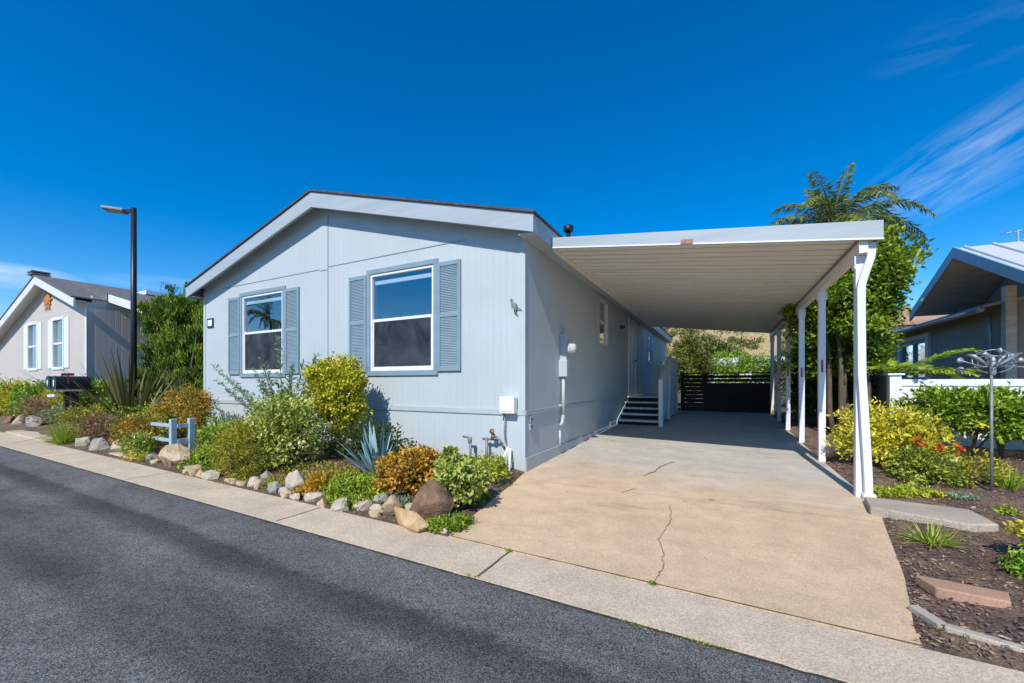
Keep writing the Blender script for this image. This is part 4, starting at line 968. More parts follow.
mp=thing('mailbox_stand','wooden post and arm carrying the two black mailboxes','mailbox stand',(-13.7,3.75,.1))
q=MB(); q.box(-14.1,-13.4,3.40,3.80,1.01,1.045); q.build('shelf',M['plank'],mp); MB().box(-13.62,-13.50,3.6,3.72,.02,1.008).build('post',M['darkwood'],mp); MB().box(-14.02,-13.92,3.6,3.72,.02,1.008).build('post',M['darkwood'],mp)
q=MB(); q.box(-13.86,-13.40,3.30,3.36,.88,.94); q.build('cross_rail',M['vinyl'],mp)

# ================================================================== BLUE GARDEN RAIL
Br=thing('garden_rail','pale blue wooden garden rail set among the shrubs','garden rail',(-7.8,3.2,.1))
for x,y in ((-7.57,3.12),(-7.52,3.34)): MB().box(x-.038,x+.038,y-.038,y+.038,.0,.64).build('post',M['bluewood'],Br,bevel=.005)
q=MB(); q.box(-8.25,-7.61,3.10,3.14,.51,.56); q.box(-8.20,-7.61,3.10,3.14,.28,.33); q.each('rail',M['bluewood'],Br,bevel=.004)
q=MB(); q.box(-7.575,-7.515,3.161,3.299,.50,.56); q.box(-7.575,-7.515,3.161,3.299,.26,.32); q.each('cross_bar',M['bluewood'],Br)

# ================================================================== WIND SPINNER
Ws=thing('wind_spinner','metal kinetic wind spinner with cups on a slim pole by the hedge','garden ornament',(2.44,5.91,.1))
MB().tube([(2.44,5.91,.02),(2.44,5.91,1.28)],[.014,.012],8).build('pole',M['pipe'],Ws,smooth=True)
hub=Vector((2.45,5.91,1.37)); MB().lathe(hub-Vector((0,0,.10)),(0,0,1),[(0,.014),(.03,.022),(.10,.028),(.18,.02),(.20,.01)],12).build('hub',M['galv'],Ws,smooth=True)
for k in range(6):
    a=k*math.pi/3+.35; d0=Vector((math.cos(a),math.sin(a),0)); e=.06+.10*math.sin(k*2.1); ln_=.24+.05*(k%2)
    am=MB(); am.tube([hub,hub+d0*ln_*.5+Vector((0,0,e*.2)),hub+d0*ln_+Vector((0,0,e))],.005,6)
    ao=am.build('arm',M['galv'],Ws,smooth=True)
    c=hub+d0*ln_+Vector((0,0,e)); tang=Vector((-d0.y,d0.x,.15)).normalized()
    MB().lathe(c,tang,[(-.028,.004),(-.025,.016),(-.014,.027),(.0,.032),(.002,.030),(-.011,.025),(-.021,.015),(-.024,.004)],14).build('cup',M['galv'],ao,smooth=True)
rg=MB()
for tilt,rad in ((.1,.15),(.75,.11)):
    pts=[hub+Matrix.Rotation(tilt,3,'X')@Vector((math.cos(a)*rad,.02*math.sin(3*a),math.sin(a)*rad*.8))+Vector((0,0,.05)) for a in lin(0,2*math.pi,28)]
    rg.tube(pts,.005,6,False)
rg.build('ring',M['galv'],Ws,smooth=True)
vn=MB()
for k in range(7):
    a=k*2*math.pi/7; d0=Vector((math.cos(a),math.sin(a),0)); tg_=Vector((-d0.y,d0.x,0)); vs=[]
    for i in range(7):
        u=i/6; p=hub+d0*(.03+.16*u)+tg_*(.07*math.sin(u*2.6))+Vector((0,0,.0+.26*u-.14*u*u)); w=.022*math.sin(math.pi*(.12+.85*u))
        vs+=[p+Vector((0,0,w))+tg_*.01,p-Vector((0,0,w))]
    vn.add(vs,[(2*i,2*i+1,2*i+3,2*i+2) for i in range(6)])
o=vn.build('vane',M['galv'],Ws,smooth=True); md=o.modifiers.new('thick','SOLIDIFY'); md.thickness=.003

# ================================================================== RIGHT BED: slabs and stones
o=MB().prism([(1.215,5.02,.02),(1.16,4.62,.02),(1.70,4.40,.02),(1.90,4.50,.02),(1.90,4.92,.02)],(0,0,.088)).build('concrete_slab',M['slabc'],bevel=.012,origin=(1.5,4.7,0)); tag(o,'thick grey concrete slab lying in mulch by the front carport post','slab')
o=MB().prism([(1.00,3.18,.02),(1.04,3.03,.02),(1.31,3.0,.02),(1.36,3.14,.02)],(0,0,.062)).build('paver',M['brick'],bevel=.008,origin=(1.2,3.1,0)); tag(o,'pinkish brown flat paver in the mulch near the driveway mouth','paver')
o=MB()
for a,b in (((.88,2.82),(.94,2.66)),((.94,2.66),(1.22,2.57))):
    d=Vector((b[0]-a[0],b[1]-a[1],0)); c=Vector(((a[0]+b[0])/2,(a[1]+b[1])/2,.032)); o.obox(c,d,Vector((-d.y,d.x,0)),(0,0,1),d.length,.05,.035)
o=o.build('garden_edging',M['edgec'],bevel=.006,origin=(1.05,2.65,0)); tag(o,'bent pale concrete edging strip beside the driveway mouth','garden edging')
rock('stone','small orange brown stone beside the pinkish paver',(1.44,3.05,.05),(.10,.09,.07),M['rock_orange'],seed=41)

# ================================================================== ROCKS OF THE FRONT BED
GR='rocks edging the front bed'
def rk_(label,x,y,sx,sy,sz,mat,seed,rz=0,tilt=0,lift=.13,name='rock',**k):
    if x>-6.5: sx,sy,sz=sx*1.34,sy*1.3,sz*1.25
    return rock(name,label,(x,y,bz(x,y)+sz*lift),(sx,sy,sz),M[mat],GR,seed,rz=rz,tilt=tilt,**k)
rk_('large brown boulder between the rust shrub and pale green succulent',-2.25,2.80,.33,.26,.34,'rock_brown',3,.3,.15,.32,n=22,sharp=.8)
rk_('upright tan rock at the pavement left of the long orange rock',-2.58,2.66,.17,.16,.20,'rock_tan',5,.9,.1,.35)
rk_('long orange wedge rock leaning towards the pavement',-2.30,2.57,.40,.17,.20,'rock_orange',8,-.25,.25,.25,n=12)
rk_('white stone between the long orange rock and brown boulder',-2.48,2.80,.15,.13,.15,'rock_white',11)
rk_('small tan stone at the foot of the upright tan rock',-2.74,2.62,.10,.09,.11,'rock_tan',12)
rk_('pale flat stone right of the lime ground cover',-2.98,2.70,.18,.13,.12,'rock_white',13,.4)
rk_('grey white stone above the pale flat stone',-2.90,2.86,.16,.12,.12,'rock_grey',14,.8)
rk_('chunky white stone below the lime ground cover',-3.17,2.61,.17,.14,.17,'rock_white',15,.2)
rk_('tan stone below the middle of the lime ground cover',-3.42,2.61,.12,.10,.11,'rock_tan',16)
rk_('pale stone between amber and lime ground covers',-3.62,2.68,.20,.12,.13,'rock_white',17,.5)
rk_('small rosy stone left of the amber ground cover',-4.02,2.64,.12,.11,.12,'rock_tan',18)
rk_('slanting pale slab behind the row left of the amber ground cover',-4.20,2.86,.26,.14,.26,'rock_white',19,.3,.7)
rk_('grey stone at the foot of the slanting pale slab',-4.36,2.72,.18,.14,.14,'rock_grey',20)
rk_('cream stone right of the dark mounded shrub',-4.62,2.72,.17,.13,.14,'rock_tan',21,.6)
rk_('white stone below the variegated shrub',-4.80,2.75,.20,.14,.15,'rock_white',22,.2)
rk_('grey stone behind the white stone below the variegated shrub',-4.86,2.93,.18,.13,.15,'rock_grey',23)
rk_('pale stone at the right foot of the dark mounded shrub',-5.12,2.70,.17,.12,.13,'rock_tan',24,.7,.2)
rk_('pale upright stone at the left foot of the dark mounded shrub',-5.62,2.72,.20,.13,.17,'rock_white',25,.6,.3)
rk_('cream pointed stone left of the dark mounded shrub',-6.06,2.75,.18,.14,.18,'rock_tan',26,1,.2)
rk_('big tan boulder in front of the blue garden rail',-7.05,2.93,.68,.36,.44,'rock_tan',77,.1,.05,.18,n=34,sharp=.86)
rk_('flat mossy stone right of the big tan boulder',-6.42,2.84,.24,.14,.09,'rock_grey',27)
rk_('small tan stone left of the big tan boulder',-7.45,2.86,.22,.16,.16,'rock_tan',28)
rk_('grey stone beside the small tan stone near the big boulder',-7.75,2.92,.26,.18,.18,'rock_grey',29)
rk_('pale stone at the pavement below the rust and green bush',-8.05,2.84,.26,.16,.14,'rock_white',30)
rk_('tall pale rock right of the bright grass tuft',-10.55,2.98,.36,.28,.44,'rock_white',33,.3,.2)
rk_('rounded grey rock below the plum shrub',-9.85,2.98,.46,.34,.40,'rock_grey',34)
rk_('pale wedge rock right of the rounded grey rock',-9.2,3.08,.46,.30,.36,'rock_white',35,.4,.3)
rk_('rounded grey rock left of the bright grass tuft by the path',-12.0,3.35,.45,.35,.36,'rock_grey',36)
rk_('brown rock in the row behind the concrete path',-13.6,3.95,.5,.35,.36,'rock_brown',37)
rk_('tan rock in the row behind the concrete path',-12.9,3.9,.36,.3,.34,'rock_tan',38)
rk_('greyish rock at the left end of the row behind the path',-14.6,3.92,.55,.35,.40,'rock_grey',39)
rk_('dark grey rock at the far left by the pavement',-15.7,3.5,.7,.4,.5,'rock_grey',40)
rk_('cream stone between the white and grey stones left of the lime ground cover',-3.06,2.76,.13,.11,.11,'rock_tan',50)
rk_('small white stone left of the rosy stone mid row',-4.17,2.70,.13,.10,.11,'rock_white',51)
rk_('buff stone left of the cream stone by the dark mounded shrub',-4.95,2.70,.13,.10,.10,'rock_tan',52)
rk_('small buff stone between the cream pointed stone and the mounded shrub',-5.86,2.71,.14,.10,.12,'rock_tan',53)
rk_('white stone tucked beneath the amber ground cover',-3.86,2.63,.16,.11,.10,'rock_white',54)
rk_('grey stone right of the brown boulder at the green corner plant',-1.98,2.82,.11,.09,.09,'rock_grey',55)
rk_('small white stone left of the upright tan rock',-2.80,2.70,.12,.10,.10,'rock_white',56)
rk_('flat cream stone below the bright leafy plants left of the mounded shrub',-6.25,2.74,.15,.10,.09,'rock_tan',57)
rk_('tiny pale stone in the green corner ground cover',-1.93,2.56,.06,.05,.05,'rock_white',58)
o=MB().prism([(-8.9,2.80,.03),(-7.95,2.765,.03),(-8.0,2.98,.03),(-8.8,3.05,.03)],(0,0,.03)).build('stepping_stone',M['walk'],bevel=.01,origin=(-8.4,2.9,.03)); tag(o,'flat buff stepping stone at the pavement below the pale wedge rock','stepping stone')

# ================================================================== PLANTS OF THE FRONT BED
# clipped yellow-green standard
def bpos(x,y): return (x,y,bz(x,y))
SX,SY=-5.0,4.08
t=thing('standard_shrub','rounded yellow green shrub on a short bare trunk before the right window','shrub',bpos(SX,SY)); lv=Leaves()
blob(lv,(SX-.06,SY,1.20),(.40,.34,.32),170,66,.062,.052,.030,shell=.5,tmean=.60,rag=.12); blob(lv,(SX+.03,SY,.86),(.33,.30,.28),90,62,.062,.052,.030,shell=.5,tmean=.5,rag=.12); blob(lv,(SX+.14,SY-.03,.56),(.18,.18,.14),26,46,.06,.046,.026,tmean=.4)
lv.build('foliage',L['yellowgreen'],t); q=MB(); b=Vector(bpos(SX,SY))
q.tube([b-Vector((0,0,.05)),b+Vector((.02,0,.2)),b+Vector((-.02,.02,.5)),b+Vector((-.05,.03,.9))],[.03,.026,.022,.014],7)
for dx,dy in ((.2,.05),(-.25,.1),(.05,-.2),(-.15,-.15)): q.tube([b+Vector((0,0,.3)),b+Vector((dx*.6,dy*.6,.6)),b+Vector((dx,dy,1.0))],[.015,.012,.006],6)
q.build('trunk',M['stem'],t,smooth=True)
# silvery whip shrub
t=thing('whip_shrub','loose silvery green shrub with long arching shoots below the left window','shrub',bpos(-5.75,3.75)); lv=Leaves(); q=MB(); b=Vector(bpos(-5.75,3.75))
whips=[(-2.25,-.05,1.38),(-1.95,.05,.95),(-1.55,-.1,1.15),(-1.15,.1,1.30),(-1.75,-.2,.65),(-.75,.0,1.45),(-.45,.12,1.78),(-.40,-.1,1.35),(-.1,.15,1.30),(.20,.0,1.30),(.55,.15,1.15),(.75,.05,1.48),(-1.3,.15,.75),(-.9,-.15,.95),(.35,-.2,1.0),(-1.5,.2,.55),(-.2,-.25,1.1),(-2.0,-.1,1.12),(-.6,.2,1.15),(-1.0,-.05,.6),(.5,.3,.8),(0,.3,1.4)]
for dx,dy,h in whips:
    e=b+Vector((dx*.85,dy,h)); m_=b+Vector((dx*.35,dy*.5,h*.62)); pts=[]
    for k in range(9):
        u=k/8; pts.append(b*(1-u)**2+m_*2*u*(1-u)+e*u*u)
    q.tube(pts,[.009*(1-.8*k/8) for k in range(9)],5)
    for k in range(int(34)):
        u=.25+.75*k/34; f=u*8; i=min(int(f),7); p=pts[i].lerp(pts[i+1],f-i); d=(pts[i+1]-pts[i]).normalized()
        n_=3
        A=np.array([np.array(d)*.7+rng.normal(size=3)*.7 for _ in range(n_)]); lv.put(np.repeat(np.array(p)[None],n_,0)+rng.normal(size=(n_,3))*.008,A,rng.normal(size=(n_,3))+np.array([0,-.3,.8]),rng.uniform(.055,.10,n_),rng.uniform(.016,.026,n_),.5+rng.normal(size=n_)*.22)
blob(lv,(-5.9,3.75,.55),(.75,.4,.42),60,26,.09,.07,.022,tmean=.4)
lv.build('foliage',L['silver'],t); q.build('stem',M['stem'],t,smooth=True)
# variegated shrub, dark mound, agave
shrub('variegated_shrub','cream flecked green shrub in front of the whip shrub','shrub',bpos(-5.0,3.25),(-5.05,3.28,.50),(.46,.40,.52),L['varieg'],130,50,.075,.05,.027,tmean=.5,shell=.45)
shrub('mounded_shrub','dark olive mounded shrub at the edge of the pavement','shrub',bpos(-5.35,2.98),(-5.40,3.0,.34),(.50,.36,.40),L['olive'],170,60,.055,.035,.013,tmean=.45,shell=.5,rag=.12)
shrub('filler_shrub','low dark green shrub in the shade under the standard shrub','shrub',bpos(-4.35,3.9),(-4.3,3.95,.36),(.62,.35,.26),L['darkleaf'],60,40,.08,.05,.028,tmean=.55)
t=thing('agave','blue grey agave with pointed blades in front of the white wall','agave',bpos(-3.56,3.42)); q=MB(); b=bpos(-3.56,3.42)
blades(q,b,30,.58,.08,(.55,1.5),.10,6,1.15,rad=.06,tr=(.1,1.0)); q.build('blades',L['agave'],t,smooth=True,tints=True)
t=thing('rust_shrub','rust orange succulent shrub in front of the wall','shrub',bpos(-2.78,3.18)); lv=Leaves()
blob(lv,(-2.86,3.10,.26),(.27,.22,.19),110,34,.040,.044,.027,tmean=.55,rag=.22); blob(lv,(-2.72,3.18,.37),(.18,.18,.14),60,34,.038,.044,.027,tmean=.62)
lv.build('foliage',L['rust'],t); q=MB()
for k in range(9): q.tube([Vector(b_) for b_ in (bpos(-2.78,3.18),(-2.78+rng.normal()*.08,3.15+rng.normal()*.06,.25),(-2.8+rng.normal()*.18,3.15+rng.normal()*.12,.45))],[.014,.011,.006],6)
q.build('stem',M['stem'],t,smooth=True)
t=thing('jade_shrub','pale green succulent shrub with bare woody stems right of the brown boulder','shrub',bpos(-2.02,3.06)); lv=Leaves()
blob(lv,(-2.24,3.16,.31),(.20,.20,.13),62,24,.036,.052,.034,tmean=.55,rag=.35); blob(lv,(-2.08,3.12,.22),(.13,.15,.11),34,24,.036,.050,.032,tmean=.5); blob(lv,(-2.37,3.24,.46),(.05,.05,.08),10,24,.026,.052,.032,tmean=.45)
lv.build('foliage',L['jade'],t); q=MB()
for k in range(12): q.tube([Vector(b_) for b_ in (bpos(-2.12,3.06),(-2.14+rng.normal()*.09,3.05+rng.normal()*.05,.2),(-2.17+rng.normal()*.12,3.14+rng.normal()*.10,.34))],[.011,.009,.005],6)
q.build('stem',M['bark'],t,smooth=True)
shrub('corner_plant','small yellow green plant below the pipes at the house corner','plant',bpos(-2.32,3.95),(-2.42,4.05,.20),(.22,.30,.14),L['lime'],26,30,.05,.05,.022,tmean=.6,nstem=4)
ground_cover('ground_cover','lime green ground cover spilling over the rocks mid bed','ground cover',[(-3.22,2.86,.30,.22),(-3.5,2.95,.22,.2)],L['lime'],2600,bz,.035,.016,.14,.5)
ground_cover('ground_cover','amber tipped ground cover left of the lime one','ground cover',[(-3.82,2.80,.15,.16)],L['amber'],1500,bz,.035,.016,.15,.55)
ground_cover('ground_cover','small green ground cover at the pavement corner by the driveway','ground cover',[(-2.0,2.62,.14,.07),(-1.97,2.74,.14,.12)],L['lime'],1000,bz,.032,.014,.07,.3)
ground_cover('ground_cover','dark green strip plant by the driveway edge under the succulent','ground cover',[(-2.15,3.35,.10,.2)],L['lime'],500,bz,.035,.014,.07,.3)
ground_cover('ground_cover','dry brown green ground cover behind the stones mid bed','ground cover',[(-4.3,3.2,.5,.18)],L['olive'],1200,bz,.035,.014,.08,.6)
ground_cover('ground_cover','sparse green creeper among the stones below the variegated shrub','ground cover',[(-4.7,2.84,.35,.10),(-5.2,2.80,.3,.07)],L['olive'],700,bz,.03,.012,.05,.5)
ground_cover('ground_cover','thin green creeper between the stones left of the mounded shrub','ground cover',[(-6.1,2.86,.4,.10),(-6.5,2.95,.3,.12)],L['lime'],700,bz,.03,.013,.06,.35)
ground_cover('ground_cover','grey green creeper around the stones under the rust shrub','ground cover',[(-2.85,2.84,.25,.08),(-2.6,2.92,.2,.06)],L['silver'],500,bz,.028,.012,.05,.4)
ground_cover('ground_cover','patchy green creeper along the wall under the right window','ground cover',[(-3.2,4.2,.7,.25),(-4.2,4.35,.6,.2)],L['olive'],900,bz,.035,.014,.07,.5)
ground_cover('ground_cover','leafy bright green plants right of the blue garden rail','ground cover',[(-7.0,3.4,.45,.25),(-6.4,3.1,.4,.22)],L['lime'],1600,bz,.06,.03,.20,.35)
ground_cover('ground_cover','bright green plants against the wall behind the blue rail','ground cover',[(-7.6,4.0,.5,.3),(-8.3,4.1,.4,.3)],L['hedge'],1200,bz,.07,.035,.35,.6)
# left part
shrub('rust_bush','orange tipped bush behind the blue garden rail','shrub',bpos(-9.2,3.9),(-9.25,4.0,.62),(.56,.45,.40),L['rust'],120,46,.08,.05,.022,tmean=.36)
shrub('rust_green_bush','rust and green bush at the pavement left of the big tan boulder','shrub',bpos(-8.75,3.1),(-8.75,3.1,.32),(.36,.24,.30),L['rust'],70,46,.07,.045,.02,tmean=.3)
shrub('olive_bush','olive green bush between the rust bush and blue rail','shrub',bpos(-8.2,2.92),(-8.2,2.92,.20),(.26,.12,.17),L['varieg'],40,42,.06,.045,.02,tmean=.3)
ground_cover('ground_cover','low olive mat at the pavement left of the big tan boulder','ground cover',[(-8.0,2.84,.3,.08)],L['olive'],600,bz,.04,.014,.12,.8)
ground_cover('ground_cover','green mat of fine foliage below the flax','ground cover',[(-11.2,3.95,.9,.4),(-10.1,3.9,.9,.4)],L['lime'],3600,bz,.07,.02,.55,.45)
shrub('plum_shrub','low plum brown shrub above the grey rocks','shrub',bpos(-11.0,3.45),(-11.0,3.35,.26),(.75,.30,.22),L['plum'],90,46,.085,.05,.02,tmean=.5)
shrub('speckled_shrub','small cream speckled shrub right of the plum shrub','shrub',bpos(-9.4,3.5),(-9.4,3.45,.32),(.38,.28,.26),L['varieg'],40,40,.07,.05,.024,tmean=.6)
t=thing('grass_tuft','bright yellow green grass tuft beside the concrete path','grass',bpos(-11.35,2.95)); q=MB(); blades(q,bpos(-11.35,2.95),240,.50,.016,(.5,1.5),.55,5,1.0,rad=.16,tr=(.1,1)); q.build('blades',L['grass'],t,tints=True)
shrub('reddish_mound','brown green mounded plant behind the bright grass tuft','shrub',bpos(-11.7,3.3),(-11.7,3.35,.32),(.5,.38,.34),L['olive'],60,40,.09,.06,.018,tmean=.75)
t=thing('flax','big bronze green flax with long sword blades below the street lamp','flax',(-12.0,4.15,.2)); q=MB(); blades(q,(-12.0,4.15,.2),120,2.0,.060,(.0,1.40),.22,8,1.2,rad=.25,tr=(.0,.9)); q.build('blades',L['flax'],t,smooth=True,tints=True)
# juniper: ragged upright tufts
t=thing('juniper','tall bushy dark green juniper between the two homes','tree',(-12.8,5.5,.2)); lv=Leaves(); q=MB()
JX,JY=-12.95,5.35
for (dx,dy,z,rx,rz_,ncl) in ((0,0,1.5,.80,1.1,110),(-.15,.0,2.5,.62,.8,90),(.4,.1,2.3,.5,.9,70),(.8,.2,1.5,.5,1.1,80),(-.5,-.1,1.2,.5,.8,60),(.1,.1,3.05,.34,.5,50),(1.15,.35,2.1,.45,.8,60),(.65,.1,3.0,.25,.45,30),(-.45,0,3.0,.22,.4,26),(.95,.3,.7,.7,.6,60)):
    cc=blob(lv,(JX+dx,JY+dy,z),(rx,.6,rz_),int(ncl*.85),88,.075,.12,.022,shell=.45,up=2.2,tmean=.50,rag=.22,cvar=.24)
    for c in cc[rng.choice(len(cc),5)]: q.tube([Vector((JX+dx*.3,JY,.1)),(Vector(c)+Vector((JX+dx*.5,JY,.6)))*.5,Vector(c)],[.06,.035,.01],6)
for k in range(16):
    dx=rng.uniform(-.75,1.5); top=3.35-.55*abs(dx-.1)+rng.uniform(-.1,.45); n=150; u=rng.random(n)
    px_=np.stack([JX+dx+rng.normal(size=n)*.10*(1-u)+.02*k%3*u, JY+.1+rng.normal(size=n)*.10*(1-u), top-.75+u*.95],1)
    lv.put(px_,rng.normal(size=(n,3))*.45+np.array([0,0,1.3]),rng.normal(size=(n,3)),.12,.022,.45+rng.normal(size=n)*.22)
lv.build('crown',L['juniper'],t); q.build('trunk',M['bark'],t,smooth=True)
# far left plants
shrub('leafy_shrub','dark leafy shrub with pale flowers in front of the grey home','shrub',bpos(-14.3,4.2),(-14.3,4.25,.7),(.6,.4,.58),L['hedge'],90,40,.11,.08,.035,tmean=.5)
shrub('yellow_shrub','yellow green shrub at the far left before the grey home','shrub',bpos(-16.0,4.1),(-16.1,4.15,.62),(.75,.35,.42),L['yellowgreen'],80,36,.12,.09,.03,tmean=.5)
shrub('green_shrub','dark green shrub at the left edge before the grey home','shrub',bpos(-17.5,4.0),(-17.6,4.0,.62),(.9,.4,.5),L['hedge'],80,36,.13,.09,.04,tmean=.35)
shrub('wide_shrub','wide mid green shrub at the left frame edge before the grey home','shrub',bpos(-19.2,4.0),(-19.3,4.0,.62),(1.0,.4,.5),L['yellowgreen'],90,40,.13,.09,.035,tmean=.3)
shrub('edge_shrub','dark shrub outermost at the left before the grey home','shrub',bpos(-21.2,4.0),(-21.2,4.0,.65),(1.1,.4,.55),L['hedge'],90,40,.13,.09,.035,tmean=.4)
rk_('pale rock at the left frame edge by the pavement',-16.8,3.5,.5,.35,.42,'rock_white',60)
rk_('brown rock at the left frame edge by the pavement',-17.7,3.5,.5,.35,.4,'rock_brown',61)
shrub('silver_shrub','silvery low shrub behind the rocks at the far left','shrub',bpos(-15.0,3.85),(-15.0,3.9,.36),(.5,.28,.3),L['silver'],50,36,.09,.06,.025,tmean=.8)
shrub('plum_plant','plum coloured plant at the far left behind the rocks','plant',bpos(-16.0,3.6),(-16.0,3.65,.45),(.5,.25,.35),L['plum'],44,36,.09,.07,.03,tmean=.7)
shrub('low_green_shrub','low green shrub beside the mailbox stand','shrub',bpos(-13.2,4.2),(-13.1,4.2,.45),(.6,.3,.4),L['hedge'],60,36,.1,.07,.03,tmean=.6)

# ================================================================== PLANTS OF THE RIGHT SIDE
def mpos(x,y): return (x,y,mz(x,y))
t=thing('golden_shrub','golden yellow leafy shrub behind the front carport post','shrub',mpos(1.82,6.75)); lv=Leaves()
blob(lv,(1.80,6.85,.50),(.42,.38,.36),90,50,.075,.065,.028,tmean=.5); blob(lv,(2.08,6.62,.42),(.26,.28,.30),56,50,.075,.060,.028,tmean=.40); lv.build('foliage',L['goldleaf'],t)
for cx,cy,cz2 in ((2.0,6.28,.52),(2.16,6.25,.47),(2.32,6.22,.48)):
    n=16; fl=Leaves(); fl.put(np.array([[cx,cy,cz2]])+rng.normal(size=(n,3))*.018,rng.normal(size=(n,3)),rng.normal(size=(n,3)),.05,.035,rng.random(n)); fl.build('flower',L['flower_red'],t)

q=MB()
for k in range(8): q.tube([Vector(mpos(1.9,6.72)),Vector((1.9+rng.normal()*.1,6.7,.3)),Vector((1.9+rng.normal()*.25,6.7+rng.normal()*.15,.5))],[.012,.01,.005],6)
q.build('stem',M['stem'],t,smooth=True)
t=thing('hedge','clipped glossy green hedge in front of the white fence','hedge',mpos(3.0,7.85)); lv=Leaves()
for cx in lin(2.78,6.4,9): blob(lv,(cx,7.95+.05*math.sin(cx*5),.74+.04*math.sin(cx*3)),(.40,.44,.33),60,46,.075,.075,.040,tmean=.55,rag=.18)
lv.build('foliage',L['hedge'],t); q=MB()
for cx in lin(2.5,6.0,12):
    for k in range(3): q.tube([Vector(mpos(cx,7.95)),Vector((cx+rng.normal()*.1,7.95,.5)),Vector((cx+rng.normal()*.25,7.95+rng.normal()*.2,.9))],[.016,.012,.006],6)
q.build('stem',M['bark'],t,smooth=True)
for cx,cy,cz2 in ((2.56,7.42,.72),(2.98,7.44,.66)):
    n=12; fl=Leaves(); fl.put(np.array([[cx,cy,cz2]])+rng.normal(size=(n,3))*.018,rng.normal(size=(n,3)),rng.normal(size=(n,3)),.05,.04,rng.random(n)); fl.build('flower',L['flower_yel'],t)

shrub('low_shrub','low green shrub with yellow tips right of the golden shrub','shrub',mpos(2.0,5.98),(2.0,6.05,.24),(.30,.22,.18),L['varieg'],44,40,.055,.05,.022,tmean=.25)
shrub('low_shrub','low leafy plant beside the wind spinner pole','shrub',mpos(2.55,6.2),(2.40,6.25,.23),(.34,.24,.14),L['olive'],36,36,.06,.06,.02,tmean=.7)
t=thing('grass_clump','bright green strap leaf clump at the wind spinner pole','grass',mpos(2.62,6.05)); q=MB(); blades(q,mpos(2.62,6.05),60,.26,.018,(.4,1.4),.5,5,rad=.08,tr=(.1,.9)); q.build('blades',L['fern'],t,tints=True)
t=thing('grass_clump','yellow green strap leaf clump in the mulch below the concrete slab','grass',mpos(1.34,3.98)); q=MB(); blades(q,mpos(1.34,3.98),90,.20,.013,(.25,1.3),.6,5,rad=.07,tr=(.2,1)); q.build('blades',L['grass'],t,tints=True)
ground_cover('ground_cover','low yellow green mat behind the concrete slab','ground cover',[(1.52,5.35,.22,.10),(1.72,5.45,.2,.1)],L['lime'],600,mz,.04,.016,.07,.75)
ground_cover('ground_cover','tiny silvery plant in the mulch below the low shrubs','ground cover',[(2.05,5.45,.12,.1)],L['silver'],250,mz,.035,.014,.05,.7)
ground_cover('ground_cover','tiny green sprig in the mulch right of the slab','ground cover',[(2.15,5.0,.07,.06)],L['lime'],120,mz,.035,.014,.05,.5)
shrub('golden_plant','golden leaved plant at the right edge by the pavement','shrub',mpos(1.84,3.72),(1.92,3.72,.24),(.20,.16,.14),L['goldleaf'],40,40,.045,.045,.02,tmean=.5)
ground_cover('ground_cover','dark green spreading plant under the golden plant at the right edge','ground cover',[(1.68,3.62,.16,.12)],L['hedge'],900,mz,.035,.016,.10,.45)
# weeds in joints
ground_cover('weed','small green weed in the pavement joint by the driveway','weed',[(-1.33,2.50,.03,.015)],L['lime'],90,lambda x,y:.014,.014,.006,.02,.6,cl=6)
ground_cover('weed','small green weed at the foot of the driveway crack','weed',[(-.36,2.49,.05,.012)],L['lime'],90,lambda x,y:.014,.014,.006,.015,.4,cl=6)
ground_cover('weed','thin line of weeds between asphalt and pavement at the right','weed',[(-.35,2.06,.14,.008),(-.05,2.055,.1,.008)],L['lime'],160,lambda x,y:.005,.008,.004,.005,.5,cl=14)
ground_cover('weed','tiny weed at the asphalt edge by the pavement joint','weed',[(-1.36,2.09,.05,.008)],L['olive'],80,lambda x,y:.006,.011,.005,.008,.5,cl=6)
# tree behind the posts
t=thing('tree','broad glossy leaved tree behind the carport posts','tree',(1.95,9.3,.17)); lv=Leaves()
blob(lv,(1.98,9.45,2.85),(.72,.8,1.1),260,66,.10,.085,.048,shell=.5,tmean=.5,rag=.22); blob(lv,(2.36,9.5,3.18),(.60,.7,.72),140,66,.10,.085,.048,tmean=.68,rag=.25); blob(lv,(1.7,9.3,2.9),(.55,.8,.9),100,56,.11,.085,.045,tmean=.45,rag=.25); blob(lv,(1.85,9.9,1.7),(.55,.6,.6),60,50,.11,.085,.045,tmean=.3,rag=.3); blob(lv,(2.05,9.5,2.75),(.6,.65,1.0),160,70,.12,.09,.05,shell=.3,tmean=.25,rag=.15); blob(lv,(2.2,9.6,1.75),(.5,.45,.45),60,56,.10,.085,.045,tmean=.35,rag=.3)  # inner clumps get a darker tint: crown shade put into the leaf colour
lv.build('crown',L['ficus'],t); q=MB()
for dx,dy,tx,ty,tz in ((0,0,2.0,9.5,2.8),(.10,.1,2.3,9.7,3.2),(-.08,.05,1.6,9.2,2.9),(.16,-.04,2.3,9.2,2.6),(.05,.14,1.9,10,3.0),(-.02,-.08,1.8,9.1,2.6)):
    b=Vector((1.95+dx*1.4,9.3+dy,.1)); e=Vector((tx,ty,tz)); q.tube([b,b+Vector((dx*.8,dy*.5,.6)),b.lerp(e,.55)+Vector((.04,0,.1)),e],[.055,.045,.035,.015],8)
q.build('trunk',M['bark'],t,smooth=True)
